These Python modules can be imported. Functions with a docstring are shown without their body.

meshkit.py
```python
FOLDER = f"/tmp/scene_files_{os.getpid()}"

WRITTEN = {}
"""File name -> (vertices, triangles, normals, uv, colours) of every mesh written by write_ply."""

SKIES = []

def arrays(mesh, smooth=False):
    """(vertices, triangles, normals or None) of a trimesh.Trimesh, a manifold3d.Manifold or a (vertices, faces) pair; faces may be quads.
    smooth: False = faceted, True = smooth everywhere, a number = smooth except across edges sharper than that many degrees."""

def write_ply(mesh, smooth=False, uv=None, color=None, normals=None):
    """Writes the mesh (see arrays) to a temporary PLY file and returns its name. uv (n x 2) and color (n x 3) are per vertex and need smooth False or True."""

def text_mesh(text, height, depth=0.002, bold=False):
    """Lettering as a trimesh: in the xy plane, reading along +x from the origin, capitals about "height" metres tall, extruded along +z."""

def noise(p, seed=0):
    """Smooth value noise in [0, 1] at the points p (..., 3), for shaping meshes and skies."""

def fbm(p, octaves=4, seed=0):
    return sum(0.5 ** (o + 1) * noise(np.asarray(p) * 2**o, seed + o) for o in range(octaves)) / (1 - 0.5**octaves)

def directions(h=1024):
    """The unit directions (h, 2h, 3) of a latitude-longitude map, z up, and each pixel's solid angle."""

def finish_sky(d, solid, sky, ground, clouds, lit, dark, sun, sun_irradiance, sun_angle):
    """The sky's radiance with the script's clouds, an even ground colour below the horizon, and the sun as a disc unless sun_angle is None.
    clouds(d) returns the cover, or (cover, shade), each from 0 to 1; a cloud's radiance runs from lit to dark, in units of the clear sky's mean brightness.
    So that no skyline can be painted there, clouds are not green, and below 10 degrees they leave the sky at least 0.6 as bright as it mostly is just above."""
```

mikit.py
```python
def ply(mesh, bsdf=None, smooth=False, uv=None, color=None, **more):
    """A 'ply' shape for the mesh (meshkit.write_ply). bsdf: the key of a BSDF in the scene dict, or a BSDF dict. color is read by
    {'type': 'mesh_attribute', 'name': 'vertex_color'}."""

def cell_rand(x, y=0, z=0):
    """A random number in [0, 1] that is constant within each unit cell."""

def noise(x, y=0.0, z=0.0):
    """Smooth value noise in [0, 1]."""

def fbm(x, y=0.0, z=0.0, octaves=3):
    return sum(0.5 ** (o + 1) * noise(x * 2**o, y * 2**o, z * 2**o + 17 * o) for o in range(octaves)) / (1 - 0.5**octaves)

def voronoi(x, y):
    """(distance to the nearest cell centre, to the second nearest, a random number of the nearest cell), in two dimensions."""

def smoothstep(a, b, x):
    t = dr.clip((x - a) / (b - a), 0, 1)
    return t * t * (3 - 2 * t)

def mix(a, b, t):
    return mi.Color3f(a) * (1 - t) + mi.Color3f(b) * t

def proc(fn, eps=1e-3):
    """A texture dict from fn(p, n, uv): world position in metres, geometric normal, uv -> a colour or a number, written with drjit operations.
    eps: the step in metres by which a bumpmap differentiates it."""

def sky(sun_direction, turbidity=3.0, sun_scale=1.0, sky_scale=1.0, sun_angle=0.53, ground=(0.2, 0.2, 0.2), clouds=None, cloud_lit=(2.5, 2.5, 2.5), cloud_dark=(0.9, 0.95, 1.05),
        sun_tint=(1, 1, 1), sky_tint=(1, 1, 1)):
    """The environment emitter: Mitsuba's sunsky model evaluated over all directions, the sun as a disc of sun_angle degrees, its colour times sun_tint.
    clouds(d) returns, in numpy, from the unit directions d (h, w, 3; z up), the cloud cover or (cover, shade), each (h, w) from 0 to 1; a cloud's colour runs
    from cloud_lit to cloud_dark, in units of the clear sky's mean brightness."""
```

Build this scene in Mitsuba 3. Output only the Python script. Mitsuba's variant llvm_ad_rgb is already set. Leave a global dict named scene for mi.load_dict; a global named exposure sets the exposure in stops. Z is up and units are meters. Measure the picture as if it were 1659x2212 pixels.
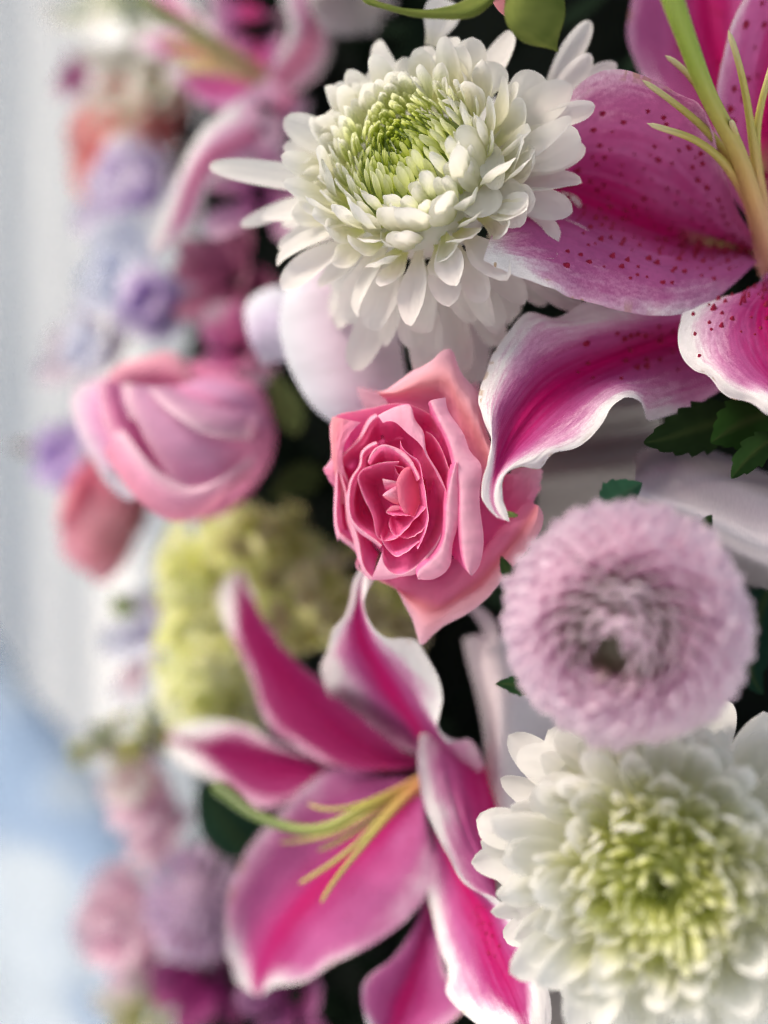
import math, numpy as np, mitsuba as mi, drjit as dr, mikit, meshkit
from mikit import ply, proc, noise, fbm, smoothstep, mix
from scipy.interpolate import make_interp_spline

T = mi.ScalarTransform4f
scene, labels = {}, {}
F = 2488.0                                   # focal length in picture units of 1659 x 2212

# ------------------------------------------------------------------ camera, sky, exposure
scene['camera'] = {'type': 'thinlens', 'fov': 2 * math.degrees(math.atan(829.5 / F)), 'fov_axis': 'x',
                   'aperture_radius': 0.0078, 'focus_distance': 0.328, 'near_clip': 0.02, 'far_clip': 60.0,
                   'to_world': T().look_at([0, 0, 1], [0, 1, 1], [0, 0, 1])}
scene['sky'] = mikit.sky((-0.66, -0.26, 0.70), turbidity=3, sun_scale=0.3, sun_angle=24, clouds=lambda d: 1.0,
                         cloud_lit=(0.55, 0.60, 0.66), sun_tint=(0.92, 0.97, 1.10))
exposure = 3.58

# ------------------------------------------------------------------ helpers
def at(x, y, d):
    """Point seen at (x, y) of the 1659 x 2212 picture, d centimetres in front of the lens plane."""
    d = np.asarray(d, float) * 0.01
    x, y = np.asarray(x, float), np.asarray(y, float)
    return np.stack([(x - 829.5) / F * d, d + 0 * x, 1.0 - (y - 1106) / F * d], -1)

def zoom(x0, y0, s):
    return lambda p: [((x0 + q[0] / s) * 0.54861, (y0 + q[1] / s) * 0.54861, *q[2:]) for q in p]

ZR = zoom(1250, 1330, 1.742)     # rose
ZL = zoom(1850, 900, 1.4131)     # low petals of the right lily
ZQ2 = zoom(1512, 0, 1.0972)
ZB = zoom(650, 2200, 1.0703)     # lower lily
ZQ1 = zoom(0, 0, 1.0972)
ZQ3 = zoom(0, 1344, 1.0972)
ZQ5 = zoom(0, 2688, 1.0972)
ZH = zoom(2200, 0, 2.011)        # throat of the right lily
ZK = zoom(2400, 1500, 2.2115)    # ribbon
ZM = zoom(1900, 2600, 1.476)     # lower mum
ID = lambda p: p

def w3(pts):
    a = np.array([[*q] for q in pts], float)
    return at(a[:, 0], a[:, 1], a[:, 2])

def resample(P, n, k=3):
    P = np.asarray(P, float)
    t = np.r_[0, np.cumsum(np.maximum(np.linalg.norm(np.diff(P, axis=0), axis=1), 1e-5) ** 0.7)]
    t /= t[-1]
    return make_interp_spline(t, P, k=min(k, len(P) - 1))(np.linspace(0, 1, n))

def across(C, us, nu):
    us = np.asarray(us, float)
    return np.swapaxes(make_interp_spline(us, np.asarray(C), k=min(3, len(us) - 1))(np.linspace(us[0], us[-1], nu)), 0, 1)

def surf(curves, us=None, nu=28, nv=70, k=3):
    """Grid (nv, nu, 3) through lengthwise curves given as 3-D points."""
    C = [resample(c, nv, k) for c in curves]
    us = np.linspace(0, 1, len(C)) if us is None else us
    return across(C, us, nu)

def normals(G):
    n = np.cross(np.gradient(G, axis=1), np.gradient(G, axis=0))
    return n / (np.linalg.norm(n, axis=2, keepdims=True) + 1e-12)

def ruffle(G, amp, freq, seed, power=3.0, fine=0.0, groove=0.0):
    nv, nu = G.shape[:2]
    u, v = np.meshgrid(np.linspace(-1, 1, nu), np.linspace(0, 1, nv))
    side = np.where(u < 0, 11.3, 57.7)
    p = np.stack([v * freq, side, np.full_like(u, seed * 3.17)], -1)
    d = (meshkit.fbm(p, 2, seed) - 0.5) * 2 * np.abs(u) ** power * amp * np.clip(v * 4, 0, 1)
    if fine:
        d = d + fine * (meshkit.fbm(np.stack([u * 6, v * 9, np.full_like(u, seed * 1.7)], -1), 3, seed + 5) - 0.5) * 2
    if groove:
        d = d - groove * (np.exp(-(u / 0.06) ** 2) - 0.45 * np.exp(-((np.abs(u) - 0.16) / 0.07) ** 2)) * np.clip((1 - v) * 3, 0, 1)
    return G + normals(G) * d[..., None]

def grid_mesh(G):
    nv, nu = G.shape[:2]
    i, j = np.meshgrid(np.arange(nv - 1), np.arange(nu - 1), indexing='ij')
    a = i * nu + j
    q = np.stack([a, a + 1, a + nu + 1, a + nu], -1).reshape(-1, 4)
    u, v = np.meshgrid(np.linspace(0, 1, nu), np.linspace(0, 1, nv))
    return G.reshape(-1, 3), np.vstack([q[:, [0, 1, 2]], q[:, [0, 2, 3]]]), np.stack([u.ravel(), v.ravel()], -1)

def join(meshes):
    V, Fc, U, n = [], [], [], 0
    for m in meshes:
        V.append(m[0]); Fc.append(m[1] + n); n += len(m[0])
        U.append(m[2] if len(m) > 2 else np.zeros((len(m[0]), 2)))
    return np.vstack(V), np.vstack(Fc), np.vstack(U)

def tube(pts, radii, n=30, sides=10, cap=True):
    P = resample(pts, n)
    r = np.interp(np.linspace(0, 1, n), np.linspace(0, 1, len(np.atleast_1d(radii))), np.atleast_1d(radii))
    if cap:
        r = r * np.sqrt(np.clip(1 - np.clip((np.linspace(0, 1, n) - 0.93) / 0.07, 0, 1) ** 2, 0.0, 1)) + 1e-6
    t = np.gradient(P, axis=0); t /= np.linalg.norm(t, axis=1, keepdims=True)
    up = np.array([0.31, 0.22, 0.93]); a = np.cross(t, up); a /= np.linalg.norm(a, axis=1, keepdims=True)
    b = np.cross(t, a); th = np.linspace(0, 2 * np.pi, sides + 1)
    G = P[:, None] + r[:, None, None] * (np.cos(th)[None, :, None] * a[:, None] + np.sin(th)[None, :, None] * b[:, None])
    return grid_mesh(G)

def unique(name):
    k, i = name, 0
    while k in scene or k in labels or any(s.startswith(k + '__') for s in (scene if i == 0 and '__' not in k else ())):
        i += 1; k = f'{name}_{i:03d}'
    return k

counts = {}
def key_for(name):
    c = counts.get(name, 0); counts[name] = c + 1
    return name if c == 0 else f'{name}_{c:03d}'

def thing(name, label, cat, group=None, kind=None):
    k = key_for(name)
    labels[k] = {'label': label, 'category': cat}
    if group: labels[k]['group'] = group
    if kind: labels[k]['kind'] = kind
    return k

def put(parent, name, mesh, bsdf, color=None, uv=None, smooth=True, label=None, kind=None):
    k = key_for(parent + '__' + name)
    scene[k] = ply((mesh[0], mesh[1]), bsdf, smooth=smooth, uv=mesh[2] if uv is None and len(mesh) > 2 and color is None else uv, color=color)
    if label or kind:
        labels[k] = {a: b for a, b in (('label', label), ('kind', kind)) if b}
    return k

def lerp3(a, b, t):
    a, b, t = np.asarray(a, float), np.asarray(b, float), np.asarray(t, float)[..., None]
    return a + (b - a) * t

def sst(a, b, x):
    t = np.clip((np.asarray(x, float) - a) / (b - a), 0, 1)
    return t * t * (3 - 2 * t)

def unit(v):
    v = np.asarray(v, float); return v / np.linalg.norm(v)

def frame(x, y, z, o, s=1.0):
    m = np.eye(4); m[:3, 0], m[:3, 1], m[:3, 2], m[:3, 3] = np.asarray(x) * s, np.asarray(y) * s, np.asarray(z) * s, o
    return T(m.tolist())

def sphere_pts(n=14):
    th, ph = np.meshgrid(np.linspace(0, np.pi, n), np.linspace(0, 2 * np.pi, 2 * n), indexing='ij')
    return np.stack([np.sin(th) * np.cos(ph), np.sin(th) * np.sin(ph), np.cos(th)], -1).reshape(-1, 3)

def sphere_faces(n=14):
    return grid_mesh(np.zeros((n, 2 * n, 3)))[1]

# ------------------------------------------------------------------ materials
def thin(color, rough=0.55, trans=0.6, spec=1.35, bump=None, scale=1.0, **more):
    b = {'type': 'principledthin', 'base_color': color, 'roughness': rough, 'diff_trans': trans, 'eta': spec, **more}
    return b if bump is None else {'type': 'bumpmap', 'arbitrary': {'type': 'proc', **{k: v for k, v in proc(bump, 2e-4).items() if k != 'type'}}, 'scale': scale, 'bsdf': b}

VC = {'type': 'mesh_attribute', 'name': 'vertex_color'}

def lily_color(p, n, uv):
    pid = dr.floor(uv.x / 4)
    cls = dr.floor(uv.y / 2)                  # 0 narrow white edge, 1 usual, 2 broad, 3 dark with usual edge
    u, v = uv.x - 4 * pid - 1, uv.y - 2 * cls
    e = dr.abs(u - 0.5) * 2
    st = noise(u * 46 + pid * 7.3, v * 5, pid) * 0.6 + noise(u * 110 + pid * 3.1, v * 11, pid) * 0.4
    bl = fbm(u * 5 + pid * 3.7, v * 6, 0.0)
    wide = dr.select(dr.abs(cls - 3) < 0.5, 0.42, dr.select(cls > 3.5, -0.05, dr.select(dr.abs(cls - 1) < 0.5, -0.09, 0.0)))
    grain = noise(u * 260 + pid, v * 300, pid) * 0.5 + noise(u * 120, v * 60, pid) * 0.5
    deep = dr.exp(-dr.square(e / (0.20 + wide + 0.10 * bl))) * smoothstep(1.02, 0.60, v)
    pinkish = mix(mi.Color3f(0.47, 0.115, 0.31), mi.Color3f(0.37, 0.03, 0.17), dr.clip(smoothstep(0.75, 0.1, e) * 0.9 + (st - 0.5) * 1.0 + (bl - 0.5) * 0.6, 0, 1))
    pinkish = mix(pinkish, mi.Color3f(0.19, 0.012, 0.078), dr.select(dr.abs(cls - 3) < 0.5, 0.75, 0.0))
    pinkish = mix(pinkish, mi.Color3f(0.74, 0.42, 0.60), dr.select(dr.abs(cls - 4) < 0.5, 0.75, 0.0))
    pinkish = mix(pinkish, mi.Color3f(0.36, 0.13, 0.31), dr.select(cls > 4.5, 0.8, 0.0))
    c = mix(pinkish, mix(mi.Color3f(0.45, 0.005, 0.11), mi.Color3f(0.23, 0.006, 0.068), dr.select(dr.abs(cls - 3) < 0.5, 1.0, 0.0)), dr.clip(deep * dr.select(cls > 2.5, 0.15 + 1.0 * st, 0.75 + 0.6 * (st - 0.4)), 0, 1))
    rim = dr.select(cls < 0.5, -0.19, dr.select(dr.abs(cls - 1) < 0.5, -0.12, 0.0) + dr.select(dr.abs(cls - 2) < 0.5, 0.13, dr.select(dr.abs(cls - 3) < 0.5, -0.13, dr.select(cls > 3.5, 0.20, 0.0)))) + e + 0.36 * (bl - 0.5) + 0.20 * (st - 0.5) + dr.select(cls < 0.5, 0.32, 0.60) * smoothstep(0.70, 0.98, v) - 0.25 * smoothstep(0.35, 0.1, v)
    c = mix(c, mi.Color3f(0.72, 0.44, 0.62), smoothstep(0.56, 0.88, rim + 0.16 * (grain - 0.5)) * 0.8)
    c = mix(c, mi.Color3f(0.80, 0.78, 0.80), smoothstep(0.78, 1.02, rim + 0.12 * (grain - 0.5)))
    c = c * (0.88 + 0.24 * grain)
    tan = smoothstep(0.62, 0.72, (noise(u * 50 + pid, v * 75, 3.0) * 0.5 + noise(u * 21, v * 30, pid) * 0.5)) * smoothstep(0.93, 1.0, e + 0.1 * (st - 0.5)) * smoothstep(0.45, 0.7, v)
    c = mix(c, mi.Color3f(0.42, 0.24, 0.08), tan * 0.75)
    nect = smoothstep(0.16, 0.05, e) * smoothstep(0.34, 0.12, v) * dr.select(cls < 0.5, 1.0, 0.0)
    return mix(c, mi.Color3f(0.38, 0.36, 0.12), nect)

def petal_bump(p, n, uv):
    return fbm(p.x * 900, p.y * 900, p.z * 900, 3) * 0.6 + noise(p.x * 300, p.y * 300, p.z * 300)

def lily_bump(p, n, uv):
    return noise(uv.x * 60, uv.y * 14) * 0.8 + noise(uv.x * 150, uv.y * 70) * 0.5

scene['lily_petal'] = thin(proc(lily_color), 0.5, 0.55, 1.4, lily_bump, 2.2e-4)
scene['rose_petal'] = thin(VC, 0.55, 0.75, 1.35, petal_bump, 2.6e-4, sheen=0.3)
scene['mum_petal'] = thin(VC, 0.5, 1.0, 1.35)
scene['soft_petal'] = thin(VC, 0.6, 0.6, 1.3)
scene['papilla_skin'] = {'type': 'twosided', 'bsdf': {'type': 'principled', 'base_color': {'type': 'rgb', 'value': [0.24, 0.003, 0.035]}, 'roughness': 0.65, 'specular': 0.25}}
scene['green_skin'] = {'type': 'twosided', 'bsdf': {'type': 'principled', 'base_color': VC, 'roughness': 0.45}}
scene['leaf_skin'] = thin(VC, 0.42, 0.25, 1.45, petal_bump, 1.5e-4)

def satin_color(p, n, uv):
    return mix(mi.Color3f(0.50, 0.455, 0.505), mi.Color3f(0.55, 0.505, 0.55), noise(uv.x * 30, uv.y * 200))

def satin_bump(p, n, uv):
    a, b = uv.x * 2 * math.pi * 95, uv.y * 2 * math.pi * 150
    return dr.sin(b + dr.sin(a) * 0.8) * (0.6 + 0.4 * dr.sin(a)) * 0.5

scene['satin'] = {'type': 'twosided', 'bsdf': {'type': 'bumpmap', 'arbitrary': proc(satin_bump, 5e-5), 'scale': 9e-5,
                  'bsdf': {'type': 'principled', 'base_color': proc(satin_color), 'roughness': 0.24, 'metallic': 0.6, 'specular': 0.8, 'anisotropic': 0.3}}}
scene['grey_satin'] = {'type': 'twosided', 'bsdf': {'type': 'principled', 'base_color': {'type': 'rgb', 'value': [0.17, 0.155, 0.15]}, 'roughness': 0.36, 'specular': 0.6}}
scene['gap_shade_board'] = {'type': 'twosided', 'bsdf': {'type': 'diffuse', 'reflectance': {'type': 'rgb', 'value': [0.006, 0.008, 0.007]}}}  # near black colour stands in for deep shade between the flowers

def curtain_color(p, n, uv):
    return mix(mi.Color3f(0.88, 0.885, 0.89), mi.Color3f(0.82, 0.83, 0.84), fbm(p.x * 3, p.z * 1.5, 0.0))
scene['curtain_cloth'] = {'type': 'twosided', 'bsdf': {'type': 'diffuse', 'reflectance': proc(curtain_color)}}

def cloth_color(p, n, uv):
    return mix(mi.Color3f(0.26, 0.36, 0.52), mi.Color3f(0.45, 0.52, 0.60), smoothstep(0.35, 0.65, fbm(p.x * 13, p.y * 13, p.z * 13)))
scene['blue_cloth'] = {'type': 'twosided', 'bsdf': {'type': 'diffuse', 'reflectance': proc(cloth_color)}}

# ------------------------------------------------------------------ background: curtain, cloth, dark backing
def add_single(name, mesh, bsdf, label, cat=None, kind=None, color=None, smooth=True, group=None):
    k = key_for(name)
    scene[k] = ply((mesh[0], mesh[1]), bsdf, smooth=smooth, uv=mesh[2] if len(mesh) > 2 and color is None else None, color=color)
    labels[k] = {'label': label}
    if cat: labels[k]['category'] = cat
    if kind: labels[k]['kind'] = kind
    if group: labels[k]['group'] = group
    return k

def build_background():
    x = np.linspace(-1.25, 0.75, 220); z = np.linspace(0.0, 2.1, 60)
    X, Z = np.meshgrid(x, z)
    Y = 1.62 + 0.030 * np.sin(X * 21 + 0.9 * np.sin(X * 5)) + 0.014 * np.sin(X * 47 + 1.0 + Z * 0.6) + 0.12 * (X + 0.4)
    G = np.stack([X, Y, Z], -1)
    add_single('curtain', grid_mesh(G), 'curtain_cloth', 'pale grey curtain hanging in soft folds behind the flowers', 'curtain')
    # pale blue cloth heaped at the lower left
    A, B = np.meshgrid(np.linspace(0, 1, 130), np.linspace(0, 1, 130))
    nn = meshkit.fbm(np.stack([A * 8, B * 6, 0 * A], -1), 4, 3)
    X = -0.90 + 1.10 * A
    top = 0.925 - 1.0 * np.clip(X + 0.40, -0.15, 1) + 0.03 * (meshkit.noise(np.stack([A * 6, 0 * A, 0 * A], -1)) - 0.5)
    Z = 0.02 + (top - 0.02) * np.minimum(B / 0.9, 1) - 0.05 * np.clip((B - 0.9) / 0.1, 0, 1) ** 2
    Y = 0.98 - 0.30 * (X + 0.4) + 0.34 * (Z - 0.7) + 0.06 * (nn - 0.5) + 0.16 * np.clip((B - 0.86) / 0.14, 0, 1) ** 1.5
    add_single('cloth', grid_mesh(np.stack([X, Y, Z], -1)), 'blue_cloth', 'rumpled pale blue and white cloth at the lower left edge', 'cloth')
    X, Y = np.meshgrid(np.linspace(-3, 3, 20), np.linspace(-2, 3, 20))
    add_single('floor', grid_mesh(np.stack([X, Y, 0 * X], -1)), 'curtain_cloth', 'pale floor far below the arrangement', kind='structure')
    # foam backing slab receding left, coloured near black for shade in the gaps
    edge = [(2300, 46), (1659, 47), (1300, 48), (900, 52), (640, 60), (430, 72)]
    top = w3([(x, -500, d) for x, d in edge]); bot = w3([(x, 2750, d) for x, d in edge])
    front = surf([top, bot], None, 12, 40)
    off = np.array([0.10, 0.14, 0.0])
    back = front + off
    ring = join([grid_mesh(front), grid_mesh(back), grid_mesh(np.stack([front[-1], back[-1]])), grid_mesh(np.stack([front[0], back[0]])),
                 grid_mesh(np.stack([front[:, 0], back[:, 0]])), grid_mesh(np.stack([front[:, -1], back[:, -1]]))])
    add_single('foam_backing', ring, 'gap_shade_board', 'backing of the arrangement, coloured near black for the shade in the gaps between the flowers', 'backing', smooth=False)
    return front

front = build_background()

# ------------------------------------------------------------------ leaves
def leaf_grid(mid, width, fold=0.25, teeth=0, tooth=0.18, nv=60, nu=9, side=None, seed=0):
    """Leaf along 3-D midrib points; width in metres at its widest; side = direction towards the right half."""
    M = resample(mid, nv); t = unit(M[-1] - M[0])
    tv = np.gradient(M, axis=0); tv /= np.linalg.norm(tv, axis=1, keepdims=True)
    side = unit(side if side is not None else np.cross(t, [0, -1, 0]))
    S = side - (tv @ side)[:, None] * tv; S /= np.linalg.norm(S, axis=1, keepdims=True)
    N = np.cross(tv, S)
    v = np.linspace(0, 1, nv)
    w = width / 2 * (np.sin(np.pi * v ** 0.8) ** 0.8) * (1 - 0.25 * v) + 1e-5
    if teeth:
        saw = (v * teeth) % 1
        w = w * (1 - tooth * (1 - saw) * np.clip(v * 6, 0, 1))
    u = np.linspace(-1, 1, nu)
    wob = (meshkit.fbm(np.stack([v * 4, 0 * v, 0 * v + seed], -1), 2, seed) - 0.5) * 0.35
    G = M[:, None] + (w[:, None] * u)[..., None] * S[:, None] + (w[:, None] * (fold * np.abs(u) + wob[:, None] * u ** 2))[..., None] * N[:, None]
    return G

def leaf_color(G, a, b, rib):
    nv, nu = G.shape[:2]
    u, v = np.meshgrid(np.linspace(-1, 1, nu), np.linspace(0, 1, nv))
    c = lerp3(a, b, meshkit.fbm(np.stack([u * 2, v * 4, 0 * u + G[0, 0, 0] * 500], -1), 3, 2))
    return lerp3(c, rib, np.exp(-(u / 0.13) ** 2) * 0.6).reshape(-1, 3)

def build_foliage():
    rng = np.random.default_rng(5)
    G, Cc = [], []
    nv, nu = front.shape[:2]
    for i in range(900):
        a, b = rng.uniform(0, nv - 1.01), rng.uniform(0, nu - 1.01)
        p = front[int(a), int(b)] + np.array([-0.02, -0.035, 0]) * rng.uniform(0.0, 1)
        dirn = unit(rng.normal(size=3) * [1, 0.5, 1] + [-0.3, -0.3, 0])
        L = rng.uniform(0.02, 0.045)
        g = leaf_grid([p, p + dirn * L * 0.5 + rng.normal(size=3) * 0.003, p + dirn * L + rng.normal(size=3) * 0.005], L * 0.4, nv=7, nu=3, side=unit(rng.normal(size=3)))
        G.append(grid_mesh(g)); k = rng.uniform(0.3, 1)
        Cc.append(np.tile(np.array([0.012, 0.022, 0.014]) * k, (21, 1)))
    m = join(G)
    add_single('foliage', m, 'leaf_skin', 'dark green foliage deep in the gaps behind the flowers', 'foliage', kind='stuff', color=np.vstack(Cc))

build_foliage()

def leaf(pts, width, a, b, rib, label, Z=ID, teeth=0, tooth=0.2, fold=0.3, side=None, seed=0, cat='leaf', group=None):
    g = leaf_grid(w3(Z(pts)), width, fold, teeth, tooth, seed=seed, side=side)
    m = grid_mesh(g)
    return add_single('leaf', m, 'leaf_skin', label, cat, color=leaf_color(g, a, b, rib), group=group)

DK1, DK2, DRIB = (0.010, 0.020, 0.009), (0.018, 0.036, 0.012), (0.04, 0.06, 0.02)
leaf([(1180, 290, 34.5), (880, 380, 34.2), (560, 480, 33.6), (295, 540, 33.0)], 0.019, DK1, DK2, DRIB, 'dark serrated leaf with its tip pointing left over the satin ribbon', ZK, 7, 0.22, 0.15)
leaf([(1500, 260, 33.5), (1250, 330, 33.3), (1050, 430, 33.0), (880, 540, 32.8)], 0.02, (0.012, 0.035, 0.008), (0.02, 0.055, 0.012), DRIB, 'green serrated leaf below the white edge of the right lily', ZK, 7, 0.22, 0.2, seed=2)
leaf([(1480, 480, 32.6), (1290, 600, 32.5), (1160, 730, 32.4), (1060, 850, 32.3)], 0.011, (0.012, 0.03, 0.01), (0.02, 0.05, 0.014), DRIB, 'narrow dark leaf hanging down against the ribbon', ZK, 4, 0.25, 0.35, seed=3)
leaf([(800, 1420, 31.5), (820, 1330, 31.5), (850, 1240, 31.6), (893, 1165, 31.7)], 0.0065, DK1, (0.02, 0.045, 0.015), DRIB, 'small dark leaf tip above the pink pompon, on the ribbon', ZK, 3, 0.2, 0.3, seed=4)
leaf([(760, 1400, 31.6), (740, 1300, 31.6), (715, 1200, 31.7)], 0.004, DK1, DK2, DRIB, 'smallest dark leaf tip beside the pompon, on the ribbon', ZK, 0, 0, 0.3, seed=5)
leaf([(-60, 1120, 31.0), (60, 1040, 31.2), (170, 960, 31.4), (285, 890, 31.6)], 0.0135, (0.018, 0.06, 0.035), (0.03, 0.085, 0.05), (0.05, 0.1, 0.06), 'blue green leaf tip right above the pink pompon', ZK, 5, 0.15, 0.2, seed=6)
leaf([(1110, 1260, 31), (1092, 1225, 31.2), (1082, 1200, 31.3)], 0.004, DK1, DK2, DRIB, 'tiny dark leaf tip between the pink rose and the pompon', fold=0.2)
leaf([(1145, 1495, 31), (1110, 1480, 31.3), (1070, 1478, 31.5)], 0.0062, (0.01, 0.03, 0.012), (0.018, 0.045, 0.018), DRIB, 'small dark leaf at the lower left side of the pompon', teeth=3)
leaf([(1659, 1270, 36), (1640, 1330, 36), (1620, 1420, 36), (1650, 1500, 36)], 0.022, (0.006, 0.02, 0.014), (0.01, 0.03, 0.02), DRIB, 'dark leaf at the right edge behind the pompon', teeth=5)

# ------------------------------------------------------------------ satin ribbons
def ribbon(curves, bsdf, label, Z=ID, us=None, nu=60, nv=60, fine=0.0):
    G = surf([w3(Z(c)) for c in curves], us, nu, nv)
    if fine: G = ruffle(G, 0, 3, 2, 2, fine)
    add_single('satin_ribbon', grid_mesh(G), bsdf, label, 'ribbon')

ribbon([[(225, 690, 36.8), (330, 580, 37.4), (700, 560, 37.6), (1100, 680, 37.4), (1500, 850, 37.0)],
        [(228, 770, 34.9), (420, 700, 34.8), (750, 720, 34.9), (1150, 870, 34.8), (1500, 1000, 34.6)],
        [(222, 860, 34.0), (480, 900, 33.9), (800, 990, 33.8), (1150, 1130, 33.7), (1500, 1260, 33.6)],
        [(230, 960, 33.7), (480, 1030, 33.5), (800, 1160, 33.4), (1150, 1330, 33.3), (1500, 1450, 33.2)],
        [(240, 1060, 33.9), (480, 1160, 33.8), (800, 1350, 33.8), (1150, 1540, 33.7), (1500, 1660, 33.6)],
        [(260, 1200, 36.2), (480, 1400, 36.6), (800, 1600, 36.8), (1150, 1760, 36.8), (1500, 1900, 36.6)]],
       'satin', 'glossy lilac white satin ribbon loop right of the pompon top', ZK)
ribbon([[(1180, 850, 40), (1300, 840, 40.5), (1420, 850, 41)],
        [(1170, 900, 39.0), (1290, 890, 39.2), (1430, 880, 39.6)],
        [(1165, 960, 39.8), (1290, 950, 39.8), (1430, 930, 40.2)],
        [(1160, 1020, 39.2), (1290, 1000, 39.2), (1430, 980, 39.4)],
        [(1160, 1080, 39.9), (1290, 1060, 39.7), (1420, 1050, 39.9)],
        [(1160, 1150, 41), (1290, 1150, 41), (1420, 1150, 41)]],
       'grey_satin', 'shaded grey satin ribbon under the curled lily petal')
ribbon([[(1000, 1380, 41), (1012, 1440, 40.8), (1040, 1560, 40.4), (1050, 1700, 40), (1060, 1850, 40)],
        [(1060, 1370, 39.9), (1075, 1450, 39.8), (1085, 1560, 39.3), (1090, 1700, 39.0), (1090, 1850, 39)],
        [(1130, 1380, 40.3), (1150, 1470, 40), (1150, 1560, 39.8), (1150, 1700, 39.5), (1140, 1850, 39.5)],
        [(1220, 1380, 41), (1230, 1470, 41), (1230, 1560, 41), (1220, 1700, 41), (1200, 1850, 41)]],
       'satin', 'pale satin ribbon hanging between the lower lily and the pompon')
ribbon([[(1040, 1800, 41.5), (1050, 2000, 41.5), (1060, 2300, 41)],
        [(1150, 1790, 40.8), (1170, 2000, 40.8), (1190, 2300, 40)],
        [(1300, 1790, 41.0), (1320, 2000, 41.0), (1330, 2300, 40)]],
       'grey_satin', 'dark grey shaded ribbon below the lower white chrysanthemum')
ribbon([[(955, 1290, 40), (985, 1300, 40), (1030, 1340, 40), (1050, 1400, 40)],
        [(985, 1270, 39.6), (1010, 1290, 39.6), (1060, 1330, 39.6), (1075, 1400, 39.6)]],
       'satin', 'small pale ribbon end under the pointed rose petal')

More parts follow.
